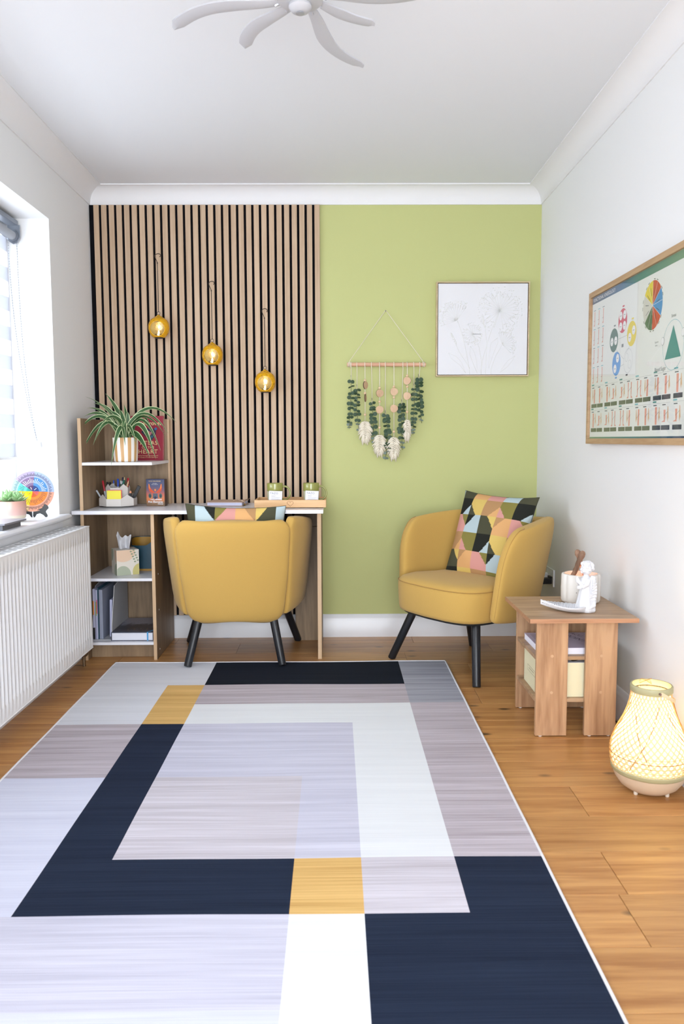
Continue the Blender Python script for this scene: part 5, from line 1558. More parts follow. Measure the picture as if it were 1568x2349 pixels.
# ================================================================== FRAMED CANVAS WITH RAISED FLOWERS
pc = thing('framed_canvas', 'square white canvas with raised cow parsley flowers in a thin oak frame', 'picture', (0.788, YB, 1.416))
CX0, CX1, CZ0, CZ1 = 0.542, 1.036, 1.416, 1.911
M_cf = wood('canvas_frame_wood', srgb(186, 166, 128), srgb(206, 188, 152), 'X', 2, 0.5, stretch=10); M_canv = mat('white_canvas', srgb(226, 226, 230), 0.85, bump=0.1, bscale=700)
FD = 0.033
for nm, bx in (('frame_bar', (CX0, CX1, CZ1-0.006, CZ1)), ('frame_bar', (CX0, CX1, CZ0, CZ0+0.006)), ('frame_bar', (CX0, CX0+0.006, CZ0+0.006, CZ1-0.006)), ('frame_bar', (CX1-0.006, CX1, CZ0+0.006, CZ1-0.006))):
    part(MB().box(bx[0], bx[1], YB-FD, YB-0.0005, bx[2], bx[3]), nm, M_cf, pc)
part(MB().box(CX0+0.006, CX1-0.006, YB-0.012, YB-0.002, CZ0+0.006, CZ1-0.006), 'shadow_gap', mat('dark_brown_rebate', srgb(92, 66, 58), 0.8), pc)
cnv = part(MB().box(CX0+0.0095, CX1-0.0095, YB-0.029, YB-0.012, CZ0+0.0095, CZ1-0.0095), 'canvas', M_canv, pc, bevel=0.001)
def pv(cx, cy): return (CX0+0.0095+(cx-140)/(1400-140)*(CX1-CX0-0.019), CZ1-0.0095-(cy-105)/(1388-105)*(CZ1-CZ0-0.019))
FY = YB-0.0295
M_relief = mat('white_relief_paint', srgb(232, 232, 230), 0.8)
def stem(pts, r=0.0011):
    P = []
    for k in range(13):
        t = k/12*(len(pts)-1); i = min(int(t), len(pts)-2); f = t-i
        a, b = Vector(pv(*pts[i])), Vector(pv(*pts[i+1]))
        # quadratic smoothing through neighbours
        q = a.lerp(b, f); P.append((q.x, FY, q.y))
    part(MB().tube(P, r, 5), 'raised_stem', M_relief, cnv, smooth=180)
def clampx(x): return min(max(x, CX0+0.011), CX1-0.011)
rgf = random.Random(4)
def head(cx, cy, rx, ry, a0, a1, spokes, dots, rin=0.55):
    c = Vector(pv(cx, cy)); kx = (CX1-CX0-0.019)/1260; mb = MB(); sp_ = MB()
    for k in range(spokes):
        a = math.radians(a0+(a1-a0)*k/(spokes-1))
        sp_.tube([(c.x, FY, c.y), (clampx(c.x+rx*kx*0.78*math.cos(a)), FY, c.y+ry*kx*0.78*math.sin(a))], 0.0010, 4)
    for k in range(dots):
        a = math.radians(rgf.uniform(a0, a1)); q = math.sqrt(rgf.uniform(rin**2, 1))
        mb.ball((clampx(c.x+rx*kx*q*math.cos(a)), FY, c.y+ry*kx*q*math.sin(a)), rgf.uniform(0.0014, 0.0030), 6, 4, (1, .7, 1))
    part(sp_, 'flower_spokes', M_relief, cnv, smooth=180, kind='stuff')
    part(mb, 'blossom_dots', M_relief, cnv, smooth=180, kind='stuff')
head(1015, 480, 320, 330, -80, 250, 26, 250, 0.5)
head(405, 620, 290, 285, 55, 200, 15, 150, 0.62)
head(630, 815, 145, 165, 0, 360, 16, 110, 0.55)
head(1050, 965, 200, 230, -40, 110, 13, 110, 0.6)
stem([(1000, 500), (900, 740), (850, 900), (780, 1150), (745, 1385)]); stem([(415, 630), (480, 820), (540, 1060), (595, 1385)]); stem([(640, 830), (720, 1000), (760, 1200), (755, 1385)])
stem([(1045, 970), (960, 1120), (900, 1280), (890, 1385)]); stem([(775, 560), (800, 700), (832, 950), (815, 1385)]); stem([(390, 960), (450, 1080), (530, 1200), (590, 1300)])
def leafout(pts):
    stem(pts+[pts[0]], 0.0009)
leafout([(290, 1080), (330, 1160), (450, 1250), (540, 1370), (480, 1220), (400, 1130)]); leafout([(600, 985), (590, 1100), (640, 1230), (700, 1370), (690, 1200), (660, 1080)])
leafout([(980, 870), (890, 940), (870, 1100), (860, 1300), (930, 1080), (990, 930)]); leafout([(1230, 1125), (1120, 1200), (1010, 1370), (1120, 1280), (1190, 1200)])
mb = MB()
for k in range(40): 
    x, z = pv(320+80*k/40+rgf.uniform(-16, 16), 800+160*k/40); mb.ball((x, FY, z), 0.0024, 6, 4, (1, .7, 1))
    x, z = pv(760+30*k/40+rgf.uniform(-10, 10), 550+150*k/40); mb.ball((x, FY, z), 0.0016, 6, 4, (1, .7, 1))
part(mb, 'seed_head_dots', M_relief, cnv, smooth=180, kind='stuff')

# ================================================================== WALL CHART ON THE RIGHT WALL
po = thing('framed_wall_chart', 'large oak-framed muscle anatomy chart with colour wheel on the right wall', 'framed chart', (XR, 2.92, 1.061))
M_of = wood('oak_poster_frame', srgb(168, 134, 100), srgb(188, 156, 120), 'Y', 1.5, 0.5, stretch=14)
S1 = 1.00; Z0p, Z1p = 1.061, 1.690
def PY(s): return 3.418-s
XF = XR-0.024
fwid = 0.022
part(MB().box(XF, XR-0.0005, PY(S1), PY(0), Z1p-fwid, Z1p), 'frame_bar', M_of, po, bevel=0.001)
part(MB().box(XF, XR-0.0005, PY(S1), PY(0), Z0p, Z0p+fwid), 'frame_bar', M_of, po, bevel=0.001)
part(MB().box(XF, XR-0.0005, PY(fwid), PY(0), Z0p+fwid, Z1p-fwid), 'frame_bar', M_of, po, bevel=0.001)
part(MB().box(XF, XR-0.0005, PY(S1), PY(S1-fwid), Z0p+fwid, Z1p-fwid), 'frame_bar', M_of, po, bevel=0.001)
sheet = part(MB().box(XF+0.010, XR-0.004, PY(S1-fwid), PY(fwid), Z0p+fwid, Z1p-fwid), 'chart_sheet', mat('chart_paper', srgb(228, 231, 226), 0.7), po)
part(MB().poly([(XF+0.005, PY(S1-fwid), Z0p+fwid), (XF+0.005, PY(fwid), Z0p+fwid), (XF+0.005, PY(fwid), Z1p-fwid), (XF+0.005, PY(S1-fwid), Z1p-fwid)]), 'glazing', glass_mat('picture_glazing'), po)
pr = Print((XF+0.010, PY(0), 0), (0, -1, 0), (0, 0, 1), step=0.00025)
def ramp_y(name, stops):
    m, nt, p, L = new_mat(name); N = nt.nodes
    tc = N.new('ShaderNodeTexCoord'); sx = N.new('ShaderNodeSeparateXYZ'); L.new(tc.outputs['Object'], sx.inputs[0])
    mr = N.new('ShaderNodeMapRange'); mr.inputs['From Min'].default_value = 0.5; mr.inputs['From Max'].default_value = -0.5; L.new(sx.outputs['Y'], mr.inputs['Value'])
    cr = N.new('ShaderNodeValToRGB'); e = cr.color_ramp.elements
    e[0].position, e[0].color = stops[0][0], srgb(*stops[0][1]); e[1].position, e[1].color = stops[-1][0], srgb(*stops[-1][1])
    for q, c in stops[1:-1]:
        x = e.new(q); x.color = srgb(*c)
    L.new(mr.outputs[0], cr.inputs['Fac']); L.new(cr.outputs[0], p.inputs['Base Color']); p.inputs['Roughness'].default_value = 0.6
    return m
M_hdr = ramp_y('chart_header_band', [(0.0, (62, 72, 92)), (0.35, (60, 104, 140)), (0.55, (52, 124, 116)), (1.0, (120, 152, 120))])
M_ftr = ramp_y('chart_footer_band', [(0.0, (116, 156, 122)), (0.5, (60, 124, 130)), (1.0, (28, 44, 92))])
pr.rect(0.0225, S1-0.0225, 1.640, Z1p-fwid-0.0005, M_hdr); pr.rect(0.0225, S1-0.0225, Z0p+fwid+0.0003, Z0p+fwid+0.0065, M_ftr)
C_ = lambda n, r, g, b: mat('chart_'+n, srgb(r, g, b), 0.6)
cR, cB, cG, cY, cW, cP = C_('red', 198, 70, 48), C_('blue', 60, 140, 196), C_('green', 64, 104, 74), C_('yellow', 224, 204, 62), C_('white', 232, 233, 232), C_('crimson', 206, 70, 92)
cTe, cGr, cLb = C_('teal', 62, 140, 134), C_('dark_green', 74, 112, 104), C_('azure', 84, 152, 214)
cFl, cFt, cBk, cNv, cLn, cCy = C_('flesh', 224, 158, 140), C_('hand', 218, 180, 140), C_('caption_green', 84, 96, 76), C_('caption_navy', 42, 54, 74), C_('line', 120, 126, 128), C_('cyan', 110, 180, 188)
# colour wheel
wx, wz, wr = 0.662, 1.534, 0.083
for a0, a1, m in ((90, 35, cR), (35, -32, cB), (-32, -90, cR), (-90, -142, cG), (-142, -212, C_('pale', 206, 206, 196)), (148, 90, cY)):
    pr.sector(wx, wz, 0, wr, math.radians(a0), math.radians(a1), m, 1, n=12)
for a in (90, 62, 35, 4, -32, -62, -90, -116, -142, 148, 118): pr.line(wx, wz, wx+wr*math.cos(math.radians(a)), wz+wr*math.sin(math.radians(a)), 0.0012, cW, 2)
for k in range(22):
    a = 2*PI*k/22
    if k % 3: pr.line(wx+wr*1.05*math.cos(a)-0.006*math.sin(a), wz+wr*1.05*math.sin(a)+0.006*math.cos(a), wx+wr*1.05*math.cos(a)+0.006*math.sin(a), wz+wr*1.05*math.sin(a)-0.006*math.cos(a), 0.003, cBk, 1)
for k in range(11):
    a = math.radians(76-33*k); pr.line(wx+wr*0.4*math.cos(a), wz+wr*0.4*math.sin(a), wx+wr*0.75*math.cos(a), wz+wr*0.75*math.sin(a), 0.002, cNv, 3)
# five element circles
for cx, cz, m, inner in ((0.380, 1.524, cP, [(-.02, .02), (.02, .02), (-.02, -.02), (.02, -.02)]), (0.475, 1.464, cY, [(-.018, -.012), (.020, .010)]), (0.290, 1.462, cGr, [(-.021, -.004), (.021, -.004)]), (0.324, 1.369, cLb, [(.012, .020), (-.014, -.018)])):
    pr.disc(cx, cz, 0.0455, m, 1)
    for ax, az in inner:
        pr.disc(cx+ax, cz+az, 0.0165, cW, 2, n=18); pr.line(cx+ax-0.008, cz+az, cx+ax+0.008, cz+az, 0.002, cLn, 3)
pr.ring(0.446, 1.369, 0.0440, 0.0007, cLn)
pr.ring(0.43, 1.383, 0.0150, 0.0006, cLn); pr.ring(0.462, 1.355, 0.0150, 0.0006, cLn)
for x0, z0_, x1, z1_ in ((0.33, 1.46, 0.43, 1.464), (0.315, 1.425, 0.40, 1.38), (0.355, 1.48, 0.36, 1.40), (0.46, 1.42, 0.42, 1.40), (0.365, 1.355, 0.405, 1.36)): pr.line(x0, z0_, x1, z1_, 0.0008, cLn)
for x, z, m in ((0.385, 1.577, cP), (0.482, 1.517, cY), (0.296, 1.517, cLn), (0.323, 1.316, cLb), (0.436, 1.318, cNv), (0.385, 1.428, cLn), (0.385, 1.434, cLn)): pr.rect(x-0.010, x+0.010, z-0.003, z+0.003, m)
# triangle in a circle
pr.ring(0.838, 1.381, 0.079, 0.0013, cCy, 1, n=48); pr.shape([(0.777, 1.339), (0.899, 1.339), (0.838, 1.444)], cTe, 2)
pr.disc(0.757, 1.402, 0.0135, cLn, 3, n=20); pr.disc(0.757, 1.402, 0.0125, cW, 4, n=20); pr.disc(0.912, 1.412, 0.0135, cLn, 3, n=20); pr.disc(0.912, 1.412, 0.0125, cW, 4, n=20)
# column of small leg drawings, and two rows of figures over caption boxes
def leg(x, z0_, h, flip=1, w=0.010):
    pr.shape([(x-w*.5*flip, z0_+h), (x+w*.5*flip, z0_+h), (x+w*.38*flip, z0_+h*.55), (x+w*.5*flip, z0_+h*.38), (x+w*.3*flip, z0_+h*.1), (x+w*.35*flip, z0_), (x-w*1.5*flip, z0_), (x-w*1.2*flip, z0_+h*.05), (x-w*.25*flip, z0_+h*.14), (x-w*.35*flip, z0_+h*.4)], cFl, 1)
def hand(x, z0_, h, w=0.011):
    pr.shape([(x-w*.45, z0_+h*.35), (x-w*.2, z0_+h), (x+w*.2, z0_+h), (x+w*.5, z0_+h*.5), (x+w*.75, z0_+h*.2), (x+w*.3, z0_+h*.32), (x+w*.25, z0_), (x, z0_+h*.28), (x-w*.25, z0_+h*.04)], cFt, 1)
for r_, (za, zb) in enumerate(((1.548, 1.606), (1.470, 1.529), (1.394, 1.452), (1.313, 1.372))):
    for c_ in range(3):
        x = 0.054+0.053*c_; leg(x, za, zb-za, 1, 0.0085)
        pr.rect(x-0.012, x+0.012, zb+0.004, zb+0.007, cCy if (r_+c_) % 2 else cLn); pr.line(x-0.012, za+0.02, x-0.002, za+0.022, 0.0012, cNv, 2)
for row_, zc in enumerate((1.2105, 1.1105)):
    for gi in range(6):
        s0 = 0.036+0.1634*gi
        pr.rect(s0, s0+0.03, zc+0.092, zc+0.097, cCy if gi % 2 else cTe); pr.line(s0, zc+0.089, s0+0.145, zc+0.089, 0.0005, cLn)
        for q in range(2):
            x0 = s0+0.0735*q
            if x0+0.068 > S1-0.024: continue
            pr.rect(x0, x0+0.0685, zc, zc+0.0155, cBk if gi < 4 else cNv)
            for tt in range(3): pr.rect(x0+0.006, x0+0.055-0.006*tt, zc+0.0035+0.004*tt, zc+0.0042+0.004*tt, cLn, 2)
            pr.rect(x0+0.006, x0+0.034, zc+0.081, zc+0.084, cNv)
            if (gi+q+row_) % 4 == 3: leg(x0+0.02, zc+0.020, 0.058, 1, 0.009); leg(x0+0.050, zc+0.020, 0.058, -1, 0.009)
            elif (gi+q+row_) % 4 == 1:
                pr.shape([(x0+0.022, zc+0.018), (x0+0.036, zc+0.018), (x0+0.037, zc+0.077), (x0+0.020, zc+0.077)], cFl, 1); hand(x0+0.055, zc+0.026, 0.050)
            elif (gi+q+row_) % 4 == 2: leg(x0+0.026, zc+0.026, 0.040, 1, 0.016); hand(x0+0.052, zc+0.024, 0.052)
            else: hand(x0+0.016, zc+0.026, 0.05); pr.shape([(x0+0.030, zc+0.018), (x0+0.044, zc+0.018), (x0+0.045, zc+0.076), (x0+0.031, zc+0.076)], cFl, 1)
            pr.line(x0+0.022, zc+0.045, x0+0.052, zc+0.060, 0.0010, cNv, 3)
pr.build('printed_chart', sheet)
xs_ = XF+0.0095
text_part('FUNCTIONAL KINESIOLOGY', 0.020, cW, sheet, (xs_, PY(0.034), 1.654), (0, -1, 0), (0, 0, 1), align='LEFT')
text_part('Blood Sugar', 0.019, cLn, sheet, (xs_, PY(0.742), 1.312), (0, -1, 0), (0, 0, 1))
text_part('Stress', 0.015, cLn, sheet, (xs_, PY(0.838), 1.474), (0, -1, 0), (0, 0, 1))
text_part('Digestive', 0.008, cLn, sheet, (xs_, PY(0.706), 1.405), (0, -1, 0), (0, 0, 1)); text_part('Stress', 0.008, cLn, sheet, (xs_, PY(0.704), 1.394), (0, -1, 0), (0, 0, 1))

# ================================================================== SOCKET, PLUGS
so = thing('double_socket', 'white double wall socket low on the right wall behind the armchair', 'socket', (XR, 4.008, 0.384))
M_sock = mat('white_socket_plastic', srgb(232, 233, 234), 0.3)
part(MB().box(XR-0.009, XR-0.0004, 3.932, 4.084, 0.341, 0.427), 'face_plate', M_sock, so, bevel=0.002)
for ya in (3.975, 4.04):
    part(MB().box(XR-0.0115, XR-0.0092, ya-0.008, ya+0.008, 0.408, 0.420), 'switch', M_sock, so, bevel=0.0008)
ad = thing('power_adapter', 'black plug-in power adapter in the wall socket', 'adapter', (XR-0.06, 3.968, 0.36))
part(MB().box(XR-0.078, XR-0.0095, 3.950, 3.990, 0.353, 0.383), 'body', P_blk, ad, bevel=0.004)
part(MB().tube([(XR-0.078, 3.970, 0.368), (XR-0.093, 3.970, 0.368)], [0.006, 0.0045], 10), 'cable_boot', P_blk, ad, smooth=40)
part(MB().box(XR-0.020, XR-0.0096, 3.946, 3.994, 0.384, 0.392), 'rear_lip', P_blk, ad)
ch = thing('usb_charger', 'small white usb charger with white cable in the wall socket', 'charger', (XR-0.03, 4.045, 0.36))
part(MB().box(XR-0.045, XR-0.0095, 4.022, 4.066, 0.352, 0.400), 'body', M_sock, ch, bevel=0.005)
part(MB().tube([(XR-0.045, 4.044, 0.372), (XR-0.056, 4.040, 0.366), (XR-0.062, 4.030, 0.340), (XR-0.075, 4.00, 0.28), (XR-0.09, 3.96, 0.19), (XR-0.075, 3.80, 0.06), (XR-0.05, 3.55, 0.004)], 0.0020, 8), 'cable', M_sock, ch, smooth=180)

# ================================================================== THINGS ON THE SIDE TABLE
TT = TZ + 0.0004
sl_ = thing('salt_lamp_bowl', 'white fluted ceramic bowl lamp with orange glow on the side table', 'lamp', (0.948, 3.032, TT))
M_cer = mat('cream_white_ceramic', srgb(228, 224, 218), 0.35)
def flute(th): return 1.0 - 0.09*(1-abs(math.cos(th*3+0.4))**0.6)
part(MB().lathe([(0.060, 0.0), (0.070, 0.004), (0.0735, 0.012), (0.0745, 0.06), (0.0735, 0.108), (0.071, 0.112), (0.062, 0.113), (0.060, 0.108), (0.059, 0.03), (0.003, 0.028)], n=84, rfun=flute), 'bowl', M_cer, sl_, smooth=50, local=True)
M_glow = mat('orange_salt_glow', srgb(206, 92, 40), 0.6, emit=(1.0, 0.30, 0.06), estr=0.9)
mb = MB(); rg = random.Random(9)
for k in range(16):
    a = rg.uniform(0, 2*PI); r = rg.uniform(0, 0.042)
    mb.ball((r*math.cos(a), r*math.sin(a), 0.080+rg.uniform(-.004, .010)), rg.uniform(0.010, 0.015), 6, 4, (1, 1, .8))
part(mb, 'glowing_salt_chunks', M_glow, sl_, local=True, kind='stuff')
part(MB().lathe([(0.0, 0), (0.0042, 0), (0.0042, 0.0006)], n=8), 'hole', P_blk, sl_, local=True).matrix_local = Matrix.Translation((-0.028, -0.0712, 0.064)) @ Matrix.Rotation(PI/2, 4, 'X') @ Matrix.Scale(0.35, 4)
for dx, dz in ((0.008, 0.062), (-0.010, 0.075), (0.002, 0.050), (-0.012, 0.050)):
    part(MB().lathe([(0.0, 0), (0.0015, 0), (0.0015, 0.0006)], n=8), 'hole', P_blk, sl_, local=True).matrix_local = Matrix.Translation((-0.026+dx, -0.0712, dz)) @ Matrix.Rotation(PI/2, 4, 'X')
l = bpy.data.lights.new('salt_glow', 'POINT'); l.energy = 0.16; l.color = (1.0, 0.38, 0.12); l.shadow_soft_size = 0.02
lo = bpy.data.objects.new('salt_glow', l); COL.objects.link(lo); lo.parent = sl_; lo.location = (0, 0, 0.125)
M_drift = wood('brown_driftwood', srgb(112, 84, 66), srgb(156, 122, 100), 'Z', 3, 0.8, stretch=5)
def drift(label, a, b, r, seed):
    a, b = Vector(a), Vector(b); rg = random.Random(seed); pts = []; rr_ = []
    for k in range(12):
        t = k/11
        pts.append(a.lerp(b, t)+Vector((rg.uniform(-1, 1), rg.uniform(-1, 1), 0))*0.0010)
        rr_.append(r*(0.85+0.25*t+(0.35*math.exp(-((t-0.93)/0.08)**2)))*rg.uniform(0.94, 1.06))
    mb = MB().tube(pts, rr_, 12)
    d = (b-a).normalized()
    mb.ball(tuple(b-d*r*0.3), r*1.22, 10, 6)
    single(mb, 'wooden_stick', M_drift, label, 'stick', group='sticks in the bowl lamp', smooth=180)
drift('brown knobbly stick leaning right, front one in the bowl lamp', (0.8975, 3.010, TT+0.075), (0.944, 3.004, TT+0.196), 0.0095, 1)
drift('brown knobbly stick crossing behind the front one in the bowl lamp', (0.972, 3.040, TT+0.085), (0.931, 3.030, TT+0.198), 0.0088, 2)

# kneeling angel with a wing-shaped dish, one casting
M_ang = mat('white_resin', srgb(224, 224, 228), 0.6)
an = thing('angel_figurine', 'white praying angel figurine with a wing-shaped dish on the side table', 'figurine', (0.915, 2.865, TT))
def remeshed(mb, voxel, smooth_it=3):
    me = mk_mesh(mb, 'casting', M_ang)
    o = bpy.data.objects.new('casting', me); COL.objects.link(o)
    md = o.modifiers.new('weld', 'REMESH'); md.mode = 'VOXEL'; md.voxel_size = voxel
    sm = o.modifiers.new('soften', 'SMOOTH'); sm.iterations = smooth_it; sm.factor = 0.5
    dg = bpy.context.evaluated_depsgraph_get()
    out = bpy.data.meshes.new_from_object(o.evaluated_get(dg))
    bpy.data.objects.remove(o)
    out.shade_smooth(); return out
fg = MB()
fg.lathe([(0.001, 0.0), (0.034, 0.001), (0.037, 0.008), (0.035, 0.020), (0.029, 0.045), (0.023, 0.075), (0.0205, 0.095), (0.021, 0.110), (0.019, 0.122), (0.010, 0.132), (0.009, 0.140)], (0, 0, 0), 28, rfun=lambda th: 1+0.06*math.sin(th*7)+0.03*math.sin(th*4+1))
fg.ball((0.0, -0.002, 0.160), 0.0225, 20, 14, (0.92, 1.0, 1.08))           # head
fg.ball((-0.0215, -0.006, 0.157), 0.0042, 8, 6)                            # nose
fg.ball((-0.0165, -0.004, 0.147), 0.0062, 8, 6); fg.ball((-0.0150, -0.016, 0.153), 0.0070, 8, 6); fg.ball((-0.0205, -0.004, 0.1525), 0.0026, 8, 6); fg.tube([(-0.0185, -0.012, 0.1665), (-0.0150, -0.0190, 0.1650)], 0.0026, 6)                            # chin
rg = random.Random(21)
for k in range(80):                                                        # curls
    a = rg.uniform(0, 2*PI); e_ = rg.uniform(-0.25, 1.5)
    d = Vector((math.cos(a)*math.cos(e_), math.sin(a)*math.cos(e_), math.sin(e_)))
    if d.x < -0.55 and d.z < 0.55: continue
    fg.ball(tuple(Vector((0.001, -0.002, 0.162))+d*0.0228), rg.uniform(0.0042, 0.0064), 8, 6)
for s in (-1, 1):                                                          # arms to clasped hands
    fg.tube([(0.004, s*0.019, 0.122), (-0.004, s*0.023, 0.104), (-0.014, s*0.018, 0.094), (-0.026, s*0.006, 0.108), (-0.030, s*0.002, 0.120)], [0.0085, 0.0095, 0.0088, 0.0065, 0.0050], 10)
fg.tube([(-0.029, 0, 0.108), (-0.032, 0, 0.120), (-0.033, 0, 0.131)], [0.0075, 0.0070, 0.0035], 10)
fg.tube([(-0.022, -0.012, 0.092), (-0.036, -0.010, 0.090)], [0.009, 0.006], 8)   # sleeve drop
fg.tube([(-0.030, -0.006, 0.020), (-0.022, -0.022, 0.012), (0.0, -0.034, 0.016), (0.024, -0.026, 0.026), (0.030, -0.010, 0.04)], 0.006, 8)  # hem fold
for k in range(9):                                                         # wing on the back
    t = k/8
    p0 = Vector((0.010, -0.008, 0.132)); p1 = Vector((0.024+0.008*math.sin(t*3), -0.016, 0.128-0.012*k)); p2 = Vector((0.020-0.016*t, -0.025, 0.108-0.0085*k))
    fg.tube([p0.lerp(p1, 0.3), p1, p2], [0.006, 0.0062, 0.0030], 8)
figme = remeshed(fg, 0.0014, 1)
fo = bpy.data.objects.new('figure', figme); COL.objects.link(fo); fo.parent = an; WM[fo.name] = mw(an)
dm = MB()
def dish(u, v, k):
    # u along the wing (0 root .. 1 tip), v across -1..1
    L_ = 0.138; w = 0.052*math.sin(PI*min(1, 0.08+u*0.92))**0.75*(1-u**4)+0.0012
    x = -0.012 - L_*u; y = v*w - 0.022 + 0.030*u + 0.050*u*u
    z = 0.0005 + 0.021*abs(v)**2.4*(1-0.35*u) + 0.016*u**3
    return x, y, z+k
nu, nv = 36, 18
for k in (0.004, 0.0):
    b = len(dm.v)
    for i in range(nu+1):
        for j in range(nv+1): dm.v.append(dish(i/nu, -1+2*j/nv, k + 0.0009*math.sin(i*1.9+abs(j-9)*1.1)*(1 if k else 0)))
    for i in range(nu):
        for j in range(nv):
            q = (b+i*(nv+1)+j, b+(i+1)*(nv+1)+j, b+(i+1)*(nv+1)+j+1, b+i*(nv+1)+j+1); dm.face(q if k else q[::-1])
N_ = (nu+1)*(nv+1)
for i in range(nu):
    for j in (0, nv):
        a, b = i*(nv+1)+j, (i+1)*(nv+1)+j; dm.face((a, b, N_+b, N_+a))
for j in range(nv):
    for i in (0, nu):
        a, b = i*(nv+1)+j, i*(nv+1)+j+1; dm.face((a, b, N_+b, N_+a))
part(dm, 'wing_dish', M_ang, an, smooth=60, local=True, weld=True)
# raised feather ribs on the dish rim
mb = MB()
for i in range(22):
    u = 0.04+0.92*i/22
    for s in (-1, 1):
        x, y, z = dish(u, s*0.95, 0.004); x2, y2, z2 = dish(min(1, u+0.05), s*0.55, 0.004)
        mb.tube([(x, y, z), (x2, y2, z2)], [0.0032, 0.0016], 6)
part(mb, 'feather_ribs', M_ang, an, smooth=180, local=True, kind='stuff')

# books in the side table
bp = thing('paperback_book', 'lilac softcover book lying on the upper shelf of the side table', 'book', (0.865, 2.965, 0.2954))
M_lav = mat('lavender_cover', srgb(206, 198, 222), 0.4, var=0.06, vscale=12); M_blp = mat('white_page_block', srgb(234, 234, 246), 0.8)
part(MB().box(-0.118, 0.120, -0.110, 0.120, 0.0, 0.0225), 'page_block', M_blp, bp, local=True)
part(MB().box(-0.119, 0.121, -0.111, 0.121, 0.0226, 0.0240), 'front_cover', M_lav, bp, local=True)
for body, sz, x, y, m in (('ACU', 0.030, 0.075, 0.085, cTe), ('POINTS', 0.036, 0.060, 0.020, cTe)):
    text_part(body, sz, mat('plum_print', srgb(96, 92, 128), 0.6), bp, mw(bp) @ Vector((x, y, 0.0243)), (0.42, -0.91, 0), (0.91, 0.42, 0))
pr = Print(mw(bp) @ Vector((0, 0, 0.0242)), (1, 0, 0), (0, 1, 0))
rg = random.Random(8)
M_plum = MATS['plum_print']
for k in range(70): pr.disc(rg.uniform(-0.06, 0.0), rg.uniform(-0.1, 0.11), rg.uniform(0.0008, 0.0018), M_plum, 1, n=6)
for k in range(7): pr.line(-0.10+0.006*k, -0.09, -0.10+0.006*k, 0.10, 0.0012, M_plum, 1)
pr.build('cover_print', bp)
gb = thing('gift_box', 'cream card box with a leaf print lid on the lower shelf of the side table', 'box', (0.868, 2.955, 0.1384))
M_crm = mat('cream_marbled_card', srgb(228, 222, 188), 0.6, var=0.05, vscale=14); M_lidw = mat('white_card_lid', srgb(226, 228, 238), 0.5)
part(MB().box(-0.125, 0.122, -0.112, 0.112, 0.0, 0.128), 'carton', M_crm, gb, bevel=0.001, local=True)
part(MB().box(-0.1255, 0.1225, -0.1125, 0.1125, 0.1282, 0.1290), 'lid', M_lidw, gb, local=True)
pr = Print(mw(gb) @ Vector((0, 0, 0.1291)), (1, 0, 0), (0, 1, 0)); M_dkl = mat('dark_leaf_print', srgb(42, 52, 40), 0.6)
def pleaf(cx, cy, L_, w, a):
    pts = []
    for k in range(16):
        t = 2*PI*k/16; x = L_*math.cos(t); y = w*math.sin(t)*abs(math.sin(t))**0.3
        pts.append((cx+x*math.cos(a)-y*math.sin(a), cy+x*math.sin(a)+y*math.cos(a)))
    pr.shape(pts, M_dkl)
pleaf(0.085, -0.065, 0.034, 0.013, -0.35); pleaf(0.05, -0.01, 0.040, 0.015, 0.25); pleaf(0.02, -0.07, 0.030, 0.013, 0.9); pleaf(-0.04, 0.0, 0.04, 0.015, -0.6)
pr.build('leaf_print', gb)
pr = Print(mw(gb) @ Vector((-0.1256, 0, 0)), (0, -1, 0), (0, 0, 1))
M_thin = mat('olive_line_print', srgb(126, 120, 88), 0.6)
for z in (0.058, 0.078): pr.line(-0.055, z, 0.060, z, 0.0012, M_thin)
pr.line(-0.055, 0.058, -0.055, 0.078, 0.0012, M_thin); pr.line(0.060, 0.058, 0.060, 0.078, 0.0012, M_thin); pr.line(-0.035, 0.069, 0.04, 0.069, 0.004, mat('pale_olive_print', srgb(178, 172, 138), 0.6))
pr.build('side_label', gb)

# ================================================================== WOVEN FLOOR LAMP
LC = Vector((0.9665, 2.372, 0.0))
wl = thing('woven_lantern_lamp', 'glowing bottle-shaped woven bamboo lantern lamp on the floor by the wall', 'lamp', LC)
M_bamb = mat('pale_turned_wood', srgb(206, 184, 158), 0.6, var=0.05, vscale=30); M_olive = mat('olive_grey_band', srgb(170, 164, 126), 0.5)
base = [(0.050, 0.005), (0.066, 0.008), (0.086, 0.022), (0.101, 0.043), (0.109, 0.064)]
part(MB().lathe(base+[(0.105, 0.064), (0.03, 0.02)], n=48), 'turned_base', M_bamb, wl, smooth=40, local=True)
part(MB().lathe([(0.1095, 0.0645), (0.1125, 0.067), (0.1145, 0.078), (0.1125, 0.081), (0.108, 0.081), (0.108, 0.0645)], n=48), 'lower_hoop', M_olive, wl, smooth=40, local=True)
for k in range(4):
    a = 2*PI*k/4+0.6
    part(MB().lathe([(0.005, 0.0), (0.0065, 0.002), (0.0065, 0.014)], (0.064*math.cos(a), 0.064*math.sin(a), 0), 12), 'foot', mat('clear_rubber_foot', srgb(214, 204, 190), 0.4), wl, smooth=40, local=True)
SHP = [(0.081, 0.1115), (0.10, 0.1145), (0.125, 0.1165), (0.15, 0.1135), (0.175, 0.1050), (0.20, 0.0930), (0.225, 0.0805), (0.25, 0.0710), (0.275, 0.0640), (0.30, 0.0600), (0.316, 0.0590)]
def shr(z):
    for (z0_, r0), (z1_, r1) in zip(SHP[:-1], SHP[1:]):
        if z <= z1_: return r0+(r1-r0)*(z-z0_)/(z1_-z0_)
    return SHP[-1][1]
M_liner = translucent_mat('paper_liner', srgb(250, 240, 205), 0.75, srgb(255, 244, 200))
